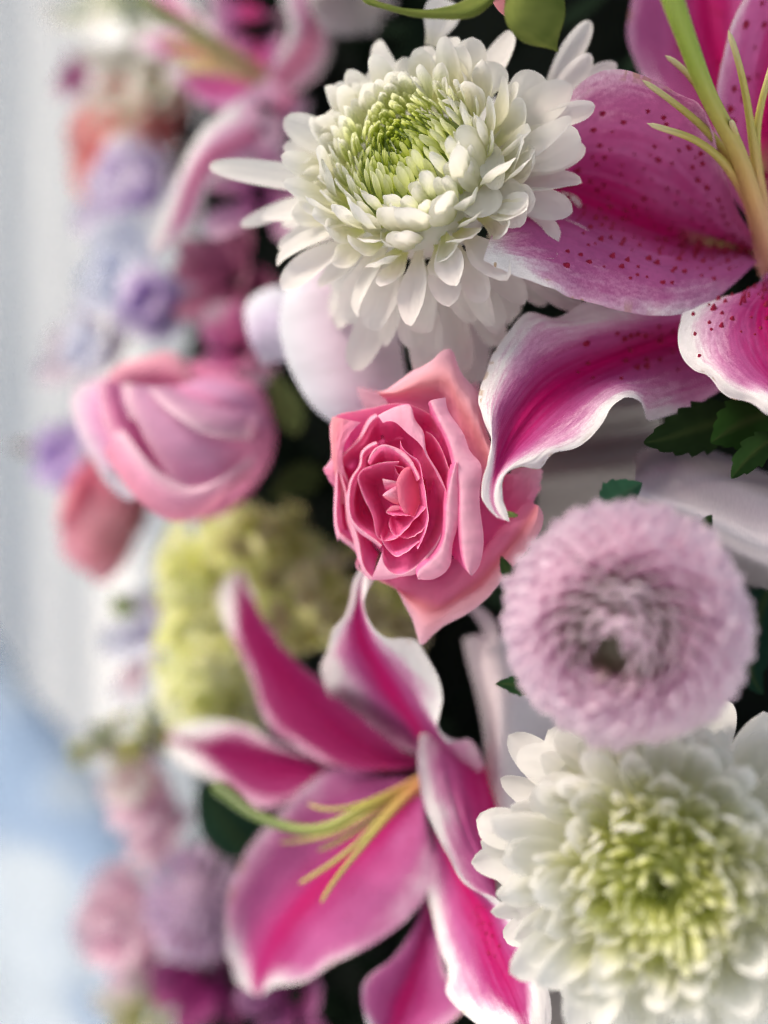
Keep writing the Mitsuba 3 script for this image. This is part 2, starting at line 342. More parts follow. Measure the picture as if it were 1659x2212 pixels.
# ------------------------------------------------------------------ lilies
LID = [0]
def lily_petal(parent, curves, Z, us=None, amp=0.0015, freq=9, seed=1, nu=44, nv=110, fine=0.00035, cls=1, papillae=0, prange=(0.1, 0.75), urange=(0.12, 0.88), psize=0.00055, spikes=0, label=None, vmax=1.0):
    G = surf([w3(Z(c)) for c in curves], us, nu, nv)
    G = ruffle(G, amp, freq, seed, 4.0, fine, 0.0007)
    m = grid_mesh(G)
    LID[0] += 1
    uv = m[2].copy()
    if us is not None:
        uv[:, 0] = us[0] + uv[:, 0] * (us[-1] - us[0])
    uv[:, 0] = uv[:, 0] + 1 + 4 * LID[0]
    uv[:, 1] = np.clip(uv[:, 1] * vmax, 0, 0.999) + 2 * cls
    k = put(parent, 'petal', m, 'lily_petal', uv=uv, label=label)
    if papillae:
        rng = np.random.default_rng(seed + 40)
        N = normals(G)
        out, taken = [], []
        for _ in range(papillae * 8):
            if len(taken) >= papillae: break
            u, v = rng.uniform(*urange), prange[0] + (prange[1] - prange[0]) * rng.beta(1.1, 1.7)
            i, j = int(v * (nv - 1)), int(u * (nu - 1))
            p, n = G[i, j], N[i, j]
            if n @ (np.array([0, 0, 1.0]) - p) < 0: n = -n
            if any(np.linalg.norm(p - q) < 0.0026 for q in taken): continue
            taken.append(p)
            r = psize * rng.uniform(0.6, 1.35)
            h = r * rng.uniform(1.3, 2.2)
            t = unit(G[min(i + 1, nv - 1), j] - G[max(i - 1, 0), j]); s = np.cross(n, t)
            lean = t * rng.uniform(-0.3, 0.3) * r
            out.append(bump_mesh(p - n * 0.0002, n, t, s, r * rng.uniform(1, 1.5), r, h, lean))
        for _ in range(spikes):
            u, v = 0.5 + rng.choice([-1, 1], p=[0.3, 0.7]) * rng.uniform(0.04, 0.26), rng.uniform(0.04, 0.36)
            i, j = int(v * (nv - 1)), int(u * (nu - 1))
            p, n = G[i, j], N[i, j]
            if n @ (np.array([0, 0, 1.0]) - p) < 0: n = -n
            t = unit(G[min(i + 1, nv - 1), j] - G[max(i - 1, 0), j]); s = np.cross(n, t)
            r = rng.uniform(0.00025, 0.00045)
            out.append(bump_mesh(p - n * 0.0002, n, t, s, r, r, rng.uniform(0.0018, 0.0046), (t * rng.normal() + s * rng.normal()) * 0.0009 + np.array([0, 0, 0.0008])))
        put(k, 'papillae', join(out), 'papilla_skin', kind='stuff')
    return G

def bump_mesh(p, n, t, s, rt, rs, h, lean):
    rings = [(1.35, 0.0), (0.9, 0.35), (0.6, 0.75), (0.3, 1.0)]
    th = np.linspace(0, 2 * np.pi, 8)[:-1]
    V = []
    for k, z in rings:
        V.append(p + n * (h * z) + lean * z * z + (np.cos(th)[:, None] * t * rt + np.sin(th)[:, None] * s * rs) * k)
    V.append((p + n * h * 1.05 + lean)[None])
    V = np.vstack(V); f = []
    for a in range(3):
        for j in range(7):
            b, c = a * 7 + j, a * 7 + (j + 1) % 7
            f += [(b, c, c + 7), (b, c + 7, b + 7)]
    f += [(21 + j, 21 + (j + 1) % 7, 28) for j in range(7)]
    return V, np.array(f)

def filament(parent, name, pts, radii, Z, colors, n=36):
    m = tube(w3(Z(pts)), radii, n, 10)
    v = m[2][:, 1]
    x = np.linspace(0, 1, len(colors))
    c = np.stack([np.interp(v, x, np.array(colors)[:, k]) for k in range(3)], -1)
    return put(parent, name, m, 'green_skin', color=c)

SALMON, YG, GREEN, PALE = (0.54, 0.25, 0.19), (0.34, 0.31, 0.07), (0.20, 0.29, 0.03), (0.48, 0.44, 0.26)

def right_lily():
    t = thing('lily', 'large magenta spotted lily with white petal edges at the upper right', 'lily')
    # broad left petal
    lily_petal(t, [
        [(1640, 1090, 37.2), (1500, 840, 35.4), (1440, 640, 34.3), (1380, 470, 33.6), (1200, 368, 33.2), (1000, 300, 33.4), (830, 380, 34.0), (690, 560, 34.8), (600, 720, 35.0)],
        [(1640, 1100, 37.5), (1460, 950, 36.9), (1300, 800, 36.4), (1150, 690, 36.0), (950, 640, 35.8), (760, 680, 35.8), (620, 760, 35.8), (570, 830, 35.6)],
        [(1635, 1110, 37.5), (1500, 1065, 37.4), (1350, 1035, 37.2), (1180, 985, 37.0), (1000, 905, 36.6), (800, 830, 36.2), (620, 830, 35.4), (520, 900, 34.6)],
        [(1635, 1118, 37.3), (1500, 1110, 36.7), (1350, 1120, 36.0), (1180, 1100, 35.2), (1000, 1050, 34.8), (800, 980, 34.6), (600, 960, 33.9), (470, 1000, 33.4)],
        [(1630, 1125, 37.0), (1560, 1180, 36.0), (1420, 1300, 34.8), (1250, 1362, 34.0), (1060, 1350, 33.5), (900, 1310, 33.1), (740, 1255, 32.9), (560, 1185, 32.6), (428, 1125, 32.5)],
    ], ZQ2, cls=0, amp=0.0016, freq=24, seed=1, papillae=165, psize=0.0006, prange=(0.06, 0.8), urange=(0.1, 0.92), spikes=46, nu=60, nv=130)
    # lower left curled petal
    lily_petal(t, [
        [(1500, 430, 37.5), (1180, 400, 36.6), (900, 410, 35.8), (640, 408, 35.2), (470, 490, 34.9), (340, 455, 34.7), (240, 540, 34.6), (160, 660, 34.4), (95, 780, 34.0), (50, 930, 33.4), (60, 1010, 33.0), (110, 1190, 32.3), (98, 1300, 31.9), (62, 1450, 31.6), (150, 1605, 31.3)],
        [(1500, 520, 37.6), (1180, 510, 36.8), (900, 560, 35.6), (700, 590, 34.9), (520, 640, 34.5), (400, 710, 34.2), (320, 790, 33.9), (240, 900, 33.5), (180, 1010, 33.0), (140, 1150, 32.3), (120, 1300, 31.9), (90, 1460, 31.6), (165, 1610, 31.3)],
        [(1500, 570, 37.6), (1180, 590, 37.0), (950, 660, 36.0), (760, 735, 35.1), (600, 810, 34.6), (470, 890, 34.2), (370, 980, 33.8), (280, 1090, 33.3), (215, 1190, 32.8), (165, 1300, 32.2), (135, 1400, 31.8), (125, 1500, 31.6), (185, 1620, 31.3)],
        [(1500, 700, 37.2), (1250, 740, 36.4), (1050, 790, 35.7), (920, 830, 34.8), (780, 870, 34.0), (640, 960, 33.5), (530, 1060, 33.1), (420, 1150, 32.8), (320, 1230, 32.4), (225, 1310, 32.0), (165, 1400, 31.7), (150, 1500, 31.5), (205, 1625, 31.3)],
        [(1500, 850, 36.8), (1390, 900, 36.2), (1240, 990, 35.6), (1080, 1048, 35.0), (985, 1060, 34.4), (955, 975, 33.8), (880, 938, 33.2), (790, 995, 32.6), (730, 1090, 32.4), (580, 1222, 32.3), (450, 1262, 32.2), (395, 1335, 32.1), (285, 1333, 32.0), (190, 1385, 31.8), (178, 1470, 31.6), (222, 1632, 31.3)],
    ], ZL, amp=0.0012, freq=22, seed=2, cls=2, psize=0.0007, papillae=34, prange=(0.05, 0.5), urange=(0.25, 0.8), nu=60, nv=150)
    tip = tube(w3(ZL([(205, 1590, 31.4), (235, 1592, 31.5), (268, 1600, 31.6)])), [0.0009, 0.0008, 0.0003], 10, 8)
    put(t, 'petal_tip', tip, 'green_skin', color=np.tile([0.14, 0.2, 0.03], (len(tip[0]), 1)), label='green tip of the curled lower petal')
    # lower right petal, leaves the frame
    lily_petal(t, [
        [(1640, 240, 37.0), (1480, 370, 35.6), (1290, 410, 34.8), (1185, 480, 34.2), (1158, 590, 33.6), (1170, 690, 33.2), (1250, 790, 32.8), (1320, 810, 32.5), (1400, 905, 32.1), (1470, 955, 31.9), (1570, 980, 31.5), (1680, 1065, 31.2), (1800, 1150, 31.0), (1950, 1290, 31)],
        [(1690, 250, 36.8), (1600, 330, 35.4), (1520, 390, 34.4), (1450, 470, 33.7), (1430, 570, 33.1), (1450, 680, 32.5), (1520, 780, 32.0), (1600, 850, 31.7), (1700, 930, 31.3), (1800, 1050, 31), (1960, 1300, 31)],
        [(1740, 260, 36.6), (1720, 340, 35.5), (1700, 420, 34.5), (1700, 520, 33.8), (1730, 640, 33.0), (1790, 780, 32.4), (1860, 930, 31.8), (1920, 1100, 31.3), (1970, 1300, 31)],
        [(1800, 260, 36.6), (1880, 360, 35.5), (1950, 480, 34.5), (2010, 620, 33.5), (2050, 780, 32.6), (2060, 950, 31.9), (2040, 1100, 31.4), (1980, 1300, 31)],
        [(1850, 260, 36.4), (2000, 360, 35.2), (2120, 480, 34.2), (2200, 640, 33.2), (2230, 800, 32.4), (2200, 980, 31.9), (2120, 1130, 31.4), (1990, 1300, 31)],
    ], ZL, amp=0.0014, freq=20, seed=3, cls=2, psize=0.00065, papillae=60, prange=(0.08, 0.6), urange=(0.06, 0.9), spikes=34, nu=60, nv=120)
    # upper petals behind
    lily_petal(t, [
        [(1560, 900, 38.6), (1400, 650, 38.8), (1250, 480, 39), (1120, 330, 39.2), (1075, 230, 39.2), (1050, 150, 39.2), (1065, 0, 39.2), (1090, -250, 39.4), (1180, -500, 39.6)],
        [(1590, 900, 39), (1470, 600, 39.6), (1370, 350, 39.9), (1310, 130, 40), (1290, -100, 40.2), (1230, -500, 40)],
        [(1620, 900, 39), (1560, 600, 39.6), (1510, 300, 39.8), (1480, 50, 39.9), (1420, -250, 40), (1270, -520, 40)],
        [(1660, 900, 38.6), (1680, 600, 38.8), (1670, 300, 38.8), (1640, 0, 38.8), (1540, -280, 39.4), (1300, -540, 40)],
    ], ZQ2, us=[0, 0.33, 0.62, 1], cls=0, amp=0.0012, freq=9, seed=4, papillae=30, prange=(0.1, 0.8), nu=40, nv=80)
    lily_petal(t, [
        [(1600, 1000, 37.4), (1500, 840, 36.9), (1440, 720, 36.6), (1430, 560, 36.3), (1436, 400, 36.1), (1465, 240, 35.9), (1510, 100, 35.7), (1570, -30, 35.5), (1650, -200, 35.2), (1760, -400, 35)],
        [(1630, 1000, 37.8), (1600, 800, 37.5), (1580, 600, 37.2), (1590, 400, 36.9), (1630, 200, 36.6), (1690, 0, 36.2), (1800, -400, 35.4)],
        [(1650, 1000, 38), (1660, 800, 37.9), (1690, 600, 37.8), (1730, 400, 37.5), (1780, 200, 37), (1820, 0, 36.5), (1850, -400, 35.6)],
        [(1680, 1000, 37.8), (1780, 800, 37.3), (1870, 600, 37), (1950, 400, 36.6), (2000, 200, 36.2), (2020, 0, 36), (1900, -400, 35.6)],
    ], ZQ2, us=[0, 0.33, 0.6, 1], cls=0, amp=0.0010, freq=9, seed=5, psize=0.0008, papillae=46, prange=(0.1, 0.9), nu=44, nv=80)
    R = 0.0012
    filament(t, 'style', [(1660, 2150, 37.2), (1600, 1800, 36.2), (1500, 1450, 35), (1390, 1150, 33.8), (1230, 850, 32.6), (1120, 600, 31.6), (1010, 300, 30.7), (905, 0, 30), (830, -260, 29.6)], [0.0034, 0.0028, 0.0025, 0.0024, 0.0026, 0.0031], ZH, [SALMON, (0.50, 0.32, 0.12), YG, GREEN, GREEN])
    for pts in ([(1600, 2100, 37.0), (1500, 1600, 35.8), (1400, 1420, 35.0), (1270, 1250, 34.0), (1080, 1110, 33.2), (900, 1040, 32.6), (695, 975, 32.2)],
                [(1620, 2100, 37.2), (1530, 1650, 36.2), (1400, 1330, 35.2), (1230, 1100, 34.4), (1080, 950, 33.8), (880, 790, 33.3), (655, 630, 32.9)],
                [(1640, 2100, 37.6), (1540, 1500, 36.4), (1380, 1150, 35.4), (1200, 850, 34.6), (1050, 620, 34.0), (940, 510, 33.8), (838, 438, 33.6)],
                [(1660, 2120, 37.4), (1600, 1600, 35.8), (1540, 1150, 34.4), (1490, 800, 33.4), (1420, 480, 32.6), (1340, 235, 32.2)],
                [(1680, 2120, 37.4), (1640, 1700, 36.0), (1570, 1250, 34.8), (1580, 950, 34.0), (1640, 680, 33.4), (1720, 400, 33)],
                [(1670, 2120, 37.2), (1560, 1600, 35.8), (1470, 1300, 34.6), (1400, 1060, 33.4), (1360, 950, 32.6)]):
        filament(t, 'stamen', pts, [0.0022, 0.0019, 0.0015, 0.0012, 0.0010, 0.0008], ZH, [SALMON, SALMON, (0.44, 0.31, 0.10), YG, (0.36, 0.32, 0.08), PALE])
    return t

right_lily()

def lower_lily():
    t = thing('lily', 'deep pink lily with white edges and yellow stamens below the pink rose', 'lily')
    lily_petal(t, [
        [(1060, 880, 40), (900, 890, 41), (740, 880, 42), (620, 830, 43), (500, 760, 44), (420, 670, 45), (380, 540, 46), (320, 400, 47), (250, 280, 48), (225, 150, 48.6), (300, 50, 48.8)],
        [(1062, 875, 40.4), (850, 820, 42), (660, 690, 43.6), (520, 540, 44.8), (420, 400, 46), (340, 240, 47.6), (310, 50, 48.8)],
        [(1065, 860, 40.2), (900, 780, 41.2), (740, 640, 42.6), (600, 500, 43.8), (480, 380, 45.2), (390, 230, 47), (320, 50, 48.8)],
        [(1065, 840, 39.6), (950, 775, 40.2), (830, 668, 41), (680, 540, 42), (560, 450, 43), (460, 330, 44.4), (385, 190, 46.5), (330, 45, 48.8)],
    ], ZB, us=[0, 0.42, 0.72, 1], amp=0.0018, freq=15, seed=11, cls=3, papillae=24, prange=(0.1, 0.6), psize=0.0005, nu=40, nv=80)
    lily_petal(t, [
        [(1080, 830, 40.8), (950, 775, 41.8), (820, 690, 42.6), (720, 600, 42.8), (668, 515, 41.4), (663, 440, 39.4), (688, 370, 38.2), (712, 280, 37.6), (768, 215, 37), (788, 115, 36.8), (840, 35, 36.6)],
        [(1090, 835, 40.8), (1000, 690, 40.6), (880, 550, 40.2), (800, 410, 39.2), (780, 300, 37.9), (800, 200, 37.4), (815, 110, 37), (845, 35, 36.6)],
        [(1100, 840, 40), (1050, 700, 39.3), (960, 580, 38.8), (880, 450, 38.4), (830, 330, 37.9), (812, 230, 37.4), (822, 130, 37), (848, 38, 36.6)],
        [(1180, 900, 39.8), (1120, 720, 38.8), (1040, 580, 38.0), (960, 460, 37.6), (880, 350, 37.2), (838, 240, 36.9), (834, 150, 36.7), (852, 42, 36.6)],
        [(1345, 880, 39.4), (1310, 790, 38.8), (1260, 760, 38.2), (1205, 775, 37.8), (1158, 700, 37.2), (1165, 590, 36.8), (1150, 500, 36.6), (1100, 408, 36.5), (1040, 340, 36.4), (970, 345, 36.4), (895, 308, 36.4), (846, 240, 36.4), (838, 170, 36.5), (882, 85, 36.6), (856, 40, 36.6)],
    ], ZB, us=[0, 0.3, 0.5, 0.72, 1], cls=2, amp=0.0012, freq=16, seed=12, nu=48, nv=110)
    lily_petal(t, [
        [(1060, 900, 40.6), (850, 900, 42.2), (700, 880, 43.6), (600, 830, 45), (450, 770, 47), (350, 710, 48.4), (180, 680, 50), (20, 720, 51)],
        [(1060, 905, 41), (800, 900, 43.4), (620, 860, 45.4), (450, 830, 47.4), (300, 800, 49), (130, 770, 50.4), (10, 745, 51)],
        [(1060, 910, 41), (800, 920, 43.6), (620, 910, 45.6), (450, 900, 47.4), (300, 860, 49), (130, 800, 50.4), (8, 765, 51)],
        [(1060, 915, 40.6), (820, 930, 42.4), (640, 950, 44.4), (510, 1020, 45.6), (400, 1050, 46.8), (300, 990, 48.4), (180, 920, 49.6), (70, 870, 50.4), (5, 790, 51)],
    ], ZB, amp=0.0014, freq=8, seed=13, cls=3, nu=36, nv=70)
    lily_petal(t, [
        [(1070, 930, 40.8), (880, 900, 42), (700, 885, 43.2), (600, 950, 43.8), (490, 1060, 44.2), (380, 1180, 44.6), (300, 1330, 44.8), (258, 1480, 44.8), (268, 1650, 44.6), (300, 1770, 44.3), (370, 1835, 44)],
        [(1072, 960, 41), (900, 1000, 42.6), (760, 1080, 43.8), (620, 1210, 44.8), (480, 1370, 45.2), (390, 1530, 45.2), (350, 1680, 44.8), (350, 1780, 44.4), (385, 1838, 44)],
        [(1075, 985, 41), (950, 1090, 42.4), (820, 1210, 43.4), (680, 1360, 44.2), (540, 1510, 44.4), (440, 1660, 44.4), (390, 1780, 44.2), (395, 1838, 44)],
        [(1080, 1000, 40.8), (1020, 1150, 41.4), (900, 1310, 42), (760, 1470, 42.6), (620, 1610, 43.2), (510, 1720, 43.6), (440, 1790, 43.8), (405, 1838, 44)],
        [(1085, 1010, 40.4), (1115, 1200, 40.2), (1110, 1390, 40.2), (1010, 1525, 40.6), (880, 1620, 41.2), (760, 1682, 41.8), (655, 1738, 42.4), (570, 1790, 43), (480, 1800, 43.5), (412, 1838, 44)],
    ], ZB, amp=0.0028, freq=22, seed=14, cls=1, papillae=40, prange=(0.05, 0.6), psize=0.0004, nu=48, nv=100)
    lily_petal(t, [
        [(1120, 1100, 40.8), (1115, 1300, 40), (1112, 1440, 39.2), (1130, 1520, 38.6), (1155, 1630, 37.8), (1195, 1750, 36.8), (1183, 1822, 36), (1250, 1910, 35), (1350, 1985, 34.2), (1480, 2060, 33.2)],
        [(1120, 1080, 40.8), (1160, 1280, 39.8), (1200, 1430, 38.6), (1240, 1550, 37.4), (1290, 1680, 36.2), (1330, 1800, 35.2), (1400, 1930, 34), (1500, 2070, 33)],
        [(1110, 1040, 40.6), (1190, 1250, 39.2), (1265, 1390, 37.8), (1330, 1500, 36.6), (1370, 1620, 35.6), (1430, 1760, 34.6), (1490, 1900, 33.6), (1530, 2075, 33)],
        [(1100, 980, 40), (1180, 1180, 38.4), (1270, 1360, 36.8), (1370, 1460, 35.8), (1430, 1590, 35), (1500, 1730, 34.2), (1550, 1880, 33.4), (1560, 2075, 33)],
        [(1080, 730, 38.8), (1062, 830, 38.2), (1075, 960, 37.6), (1100, 1060, 37.1), (1150, 1165, 36.6), (1200, 1262, 36.1), (1255, 1362, 35.6), (1330, 1410, 35.2), (1392, 1430, 34.9), (1470, 1530, 34.5), (1535, 1650, 34.1), (1602, 1780, 33.7), (1628, 1880, 33.4), (1590, 2075, 33)],
    ], ZB, us=[0, 0.25, 0.5, 0.72, 1], cls=2, amp=0.0008, freq=16, seed=15, nu=48, nv=110, papillae=16, prange=(0.45, 0.7), urange=(0.4, 0.6), psize=0.0004)
    lily_petal(t, [
        [(1395, 1432, 35.0), (1330, 1412, 35.3), (1255, 1364, 35.7), (1200, 1264, 36.2), (1150, 1167, 36.7), (1100, 1062, 37.2), (1075, 962, 37.7), (1064, 832, 38.3), (1082, 735, 38.9)],
        [(1396, 1425, 35.6), (1360, 1360, 36.0), (1310, 1270, 36.5), (1260, 1170, 37), (1220, 1070, 37.5), (1190, 960, 38.2), (1170, 850, 38.8), (1160, 750, 39.4)],
        [(1398, 1415, 36.4), (1392, 1330, 37), (1400, 1220, 37.8), (1405, 1120, 38.6), (1390, 1000, 39.4), (1350, 880, 40), (1290, 790, 40.4)],
    ], ZB, us=[0, 0.22, 0.5], cls=2, vmax=0.62, amp=0.0, freq=10, seed=16, nu=30, nv=80)
    lily_petal(t, [
        [(1100, 1380, 41.4), (1075, 1500, 41), (1020, 1600, 40.6), (950, 1690, 40.2), (860, 1755, 39.8), (828, 1830, 39.6), (850, 1961, 39.4), (900, 2120, 39)],
        [(1110, 1380, 41.6), (1100, 1550, 41.2), (1060, 1700, 40.8), (1010, 1850, 40.4), (960, 2000, 40), (930, 2140, 39.4)],
        [(1125, 1380, 41.4), (1160, 1600, 40.6), (1210, 1790, 40), (1260, 1890, 39.6), (1180, 1965, 39.4), (1080, 2060, 39.2), (960, 2140, 39)],
    ], ZB, amp=0.0008, freq=8, seed=17, cls=1, nu=36, nv=60)
    G1, G2 = (0.06, 0.10, 0.012), (0.10, 0.15, 0.02)
    filament(t, 'style', [(1090, 930, 40.4), (950, 1000, 39.4), (820, 1062, 38.8), (700, 1125, 38.8), (570, 1140, 39.2), (460, 1112, 39.8), (370, 1075, 40.4), (300, 1020, 41), (240, 975, 41.4), (190, 955, 41.6)], [0.0026, 0.0022, 0.0019, 0.0019, 0.0020, 0.0019, 0.0030, 0.0032], ZB, [(0.55, 0.30, 0.15), YG, (0.22, 0.25, 0.04), G2, G1, G1])
    for pts in ([(1090, 930, 40.2), (960, 985, 39.4), (850, 1025, 39), (730, 1055, 39), (600, 1030, 39.4)],
                [(1090, 940, 40.4), (930, 1030, 39.8), (760, 1135, 39.8), (620, 1180, 40.2), (480, 1195, 40.6)],
                [(1090, 950, 40), (950, 1055, 38.8), (820, 1190, 38.2), (700, 1285, 38.2), (560, 1372, 38.6)],
                [(1090, 955, 39.8), (970, 1055, 38.6), (830, 1215, 37.8), (735, 1330, 37.6), (655, 1455, 37.8)],
                [(1095, 960, 40.2), (1000, 1020, 39.4), (880, 1100, 39), (750, 1180, 39.2), (640, 1230, 39.6)]):
        filament(t, 'stamen', pts, [0.0017, 0.0013, 0.0009, 0.0008, 0.0007], ZB, [(0.46, 0.22, 0.10), (0.40, 0.28, 0.08), YG, YG, (0.4, 0.32, 0.10)])

lower_lily()

def back_lily():
    t = thing('lily', 'blurred pink lily with white rims and salmon stamens at the top left', 'lily')
    lily_petal(t, [
        [(1130, 340, 53), (1175, 290, 51.5), (1205, 220, 50.5), (1250, 120, 50), (1225, 20, 50), (1210, -60, 50), (1230, -200, 50.5), (1300, -380, 51)],
        [(1170, 380, 53), (1250, 260, 51), (1310, 150, 50.2), (1320, 20, 50), (1310, -150, 50.4), (1305, -380, 51)],
        [(1230, 430, 53), (1370, 330, 52.4), (1420, 250, 52), (1420, 100, 51.8), (1390, -50, 51.6), (1360, -200, 51.4), (1310, -380, 51)],
    ], ZQ1, us=[0, 0.34, 0.97], seed=21, cls=4, nu=26, nv=50, amp=0.002)
    lily_petal(t, [
        [(1120, 340, 53), (1000, 265, 55), (915, 140, 56), (880, 0, 56.6), (900, -150, 57), (1050, -350, 57)],
        [(1130, 335, 53.4), (1110, 200, 55.4), (1080, 60, 56.6), (1080, -100, 57), (1060, -350, 57)],
        [(1140, 330, 53), (1200, 220, 54.4), (1250, 60, 55.4), (1230, -100, 56), (1070, -350, 57)],
    ], ZQ1, seed=22, cls=5, nu=26, nv=50, us=[0.12, 0.5, 0.8])
    lily_petal(t, [
        [(1120, 345, 53), (980, 300, 55), (850, 290, 56.5), (700, 300, 58)],
        [(1120, 360, 53.4), (1000, 370, 55), (880, 370, 56.5), (720, 330, 58)],
        [(1130, 380, 53), (1050, 450, 53.6), (960, 470, 54.6), (850, 430, 56), (740, 350, 58)],
    ], ZQ1, seed=23, cls=5, nu=26, nv=40, us=[0.15, 0.5, 0.8])
    lily_petal(t, [
        [(1100, 330, 54), (900, 220, 57), (750, 140, 59), (600, 130, 61)],
        [(1100, 335, 54.3), (900, 260, 57), (750, 200, 59), (590, 180, 61)],
        [(1100, 340, 54), (900, 300, 57), (740, 260, 59), (595, 240, 61)],
    ], ZQ1, seed=24, cls=5, nu=20, nv=40, us=[0.2, 0.5, 0.8])
    lily_petal(t, [
        [(1180, 330, 52.6), (1080, 390, 51), (980, 470, 50), (890, 550, 49.2), (820, 640, 48.8), (765, 760, 49), (710, 900, 49.4), (665, 1000, 49.8), (645, 1095, 50)],
        [(1250, 400, 51.8), (1160, 510, 50.2), (1050, 590, 49.2), (955, 640, 48.6), (880, 700, 48.4), (830, 800, 48.8), (775, 930, 49.2), (715, 1030, 49.6), (655, 1100, 50)],
        [(1340, 430, 52.4), (1280, 570, 51.4), (1150, 690, 50.4), (1020, 750, 49.6), (915, 790, 49.2), (870, 900, 49.4), (835, 990, 49.6), (760, 1060, 49.8), (662, 1105, 50)],
    ], ZQ1, seed=25, cls=4, nu=30, nv=60, us=[0.0, 0.45, 1.0], amp=0.001)
    lily_petal(t, [
        [(1120, 345, 54.5), (980, 200, 58), (860, 60, 60), (780, -60, 61), (760, -200, 62)],
        [(1120, 345, 54.8), (930, 220, 58.5), (790, 90, 61), (700, -30, 62), (680, -200, 62)],
        [(1120, 345, 54.6), (900, 250, 58.5), (740, 140, 61), (640, 20, 62), (600, -180, 62)],
    ], ZQ1, seed=27, cls=4, nu=20, nv=40, us=[0.0, 0.5, 1.0])
    for pts in ([(1140, 340, 53), (1000, 290, 52), (860, 260, 51.6), (740, 240, 51.6)], [(1140, 340, 53), (1000, 260, 52), (850, 200, 51), (700, 180, 50.6)],
                [(1140, 340, 53), (1020, 240, 52), (900, 160, 51.4), (800, 90, 51)], [(1140, 345, 53), (1000, 310, 52.4), (880, 300, 52.4), (790, 310, 52.6)]):
        filament(t, 'stamen', pts, [0.004, 0.003, 0.002, 0.0016], ZQ1, [(0.70, 0.38, 0.26), (0.68, 0.42, 0.26), (0.62, 0.46, 0.22), (0.5, 0.42, 0.16)])
    filament(t, 'style', [(1140, 340, 53), (960, 230, 51), (820, 130, 49.6), (700, 60, 49), (600, -20, 49)], [0.005, 0.0036, 0.0028, 0.003], ZQ1, [(0.62, 0.36, 0.24), (0.46, 0.38, 0.18), (0.26, 0.28, 0.10), (0.14, 0.17, 0.06)])

back_lily()

# ------------------------------------------------------------------ pink rose
RC = np.array([530.0, 1080.0])
ROSE_IN, ROSE_RIM, ROSE_OUT = (0.75, 0.09, 0.33), (0.87, 0.50, 0.65), (0.82, 0.30, 0.50)

def rose_depth(x, y, level):
    return 33.2 - 0.0021 * (x - RC[0]) + level

def rose_petal(t, rim, level, wall=(0.5, 1.2), lip=None, amp=0.0005, seed=1, nu=34, nv=60, rimc=ROSE_RIM, inc=ROSE_IN, outc=ROSE_OUT, drop=0.35, deep=None):
    """rim: 2-D crest points (x, y[, extra depth]); wall: (shrink towards the eye, depth cm) of its hidden foot; lip: 2-D points of the rolled outer side."""
    cr = [(q[0], q[1], rose_depth(q[0], q[1], level) + (q[2] if len(q) > 2 else 0)) for q in rim]
    ft = []
    for x, y, d in cr:
        ft.append((RC[0] + (x - RC[0]) * (1 - wall[0]), RC[1] + (y - RC[1]) * (1 - wall[0]), d + wall[1]))
    mid = [((a[0] * 0.35 + b[0] * 0.65) + (b[0] - RC[0]) * 0.02, (a[1] * 0.35 + b[1] * 0.65) + (b[1] - RC[1]) * 0.02, a[2] * 0.5 + b[2] * 0.5) for a, b in zip(ft, cr)]
    curves, us = [ft, mid, cr], [0, 0.45, 0.8]
    if lip is not None:
        lp = [(q[0], q[1], rose_depth(q[0], q[1], level) + drop + (q[2] if len(q) > 2 else 0)) for q in lip]
        C = [resample(w3(ZR(c)), 24) for c in (ft, mid, cr, lp)]
        top = (C[2] + C[3]) / 2 + np.array([0, -1, 0]) * 0.0005
        curves, us = [C[0], C[1], C[2], top, C[3]], [0, 0.4, 0.7, 0.83, 1.0]
    else:
        curves = [w3(ZR(c)) for c in curves]
    G = surf(curves, us, nu, nv)
    G = ruffle(G, amp, 7, seed, 2.0, 0.00022)
    m = grid_mesh(G)
    s = m[2][:, 0]; v = m[2][:, 1]
    s = us[0] + s * (us[-1] - us[0])
    top = 0.7 if lip is not None else 0.8
    nz = meshkit.fbm(np.stack([v * 5, s * 5, 0 * s + seed], -1), 3, seed)
    c = lerp3(inc, lerp3(inc, outc, 0.55), sst(0.0, top, s) + (nz - 0.5) * 0.3)
    c = lerp3(c, rimc, sst(top - 0.07, top, s))
    c = lerp3(c, lerp3(outc, rimc, 0.4), sst(top + 0.06, 1.0, s) * 0.8)
    c = c * (1 + 0.16 * (meshkit.noise(np.stack([v * 38, s * 3, 0 * s + seed], -1), seed) - 0.5))[:, None]
    put(t, 'petal', m, 'rose_petal', color=np.clip(c, 0, 0.92))
    return G

def rose_sheet(t, curves, cols, us=None, amp=0.0005, seed=1, nu=34, nv=60, fine=0.0006):
    """A petal through explicit curves (x, y, depth); cols: one colour per curve."""
    G = surf([w3(ZR(c)) for c in curves], us, nu, nv)
    G = ruffle(G, amp, 7, seed, 2.0, fine)
    m = grid_mesh(G)
    x = np.linspace(0, 1, len(curves)) if us is None else np.array(us)
    u = x[0] + m[2][:, 0] * (x[-1] - x[0])
    nz = (meshkit.fbm(np.stack([m[2][:, 0] * 6, m[2][:, 1] * 6, 0 * u + seed], -1), 3, seed) - 0.5) * 0.12
    c = np.stack([np.interp(u, x, np.array(cols)[:, k]) for k in range(3)], -1) * (1 + nz[:, None])
    put(t, 'petal', m, 'rose_petal', color=np.clip(c, 0, 1))

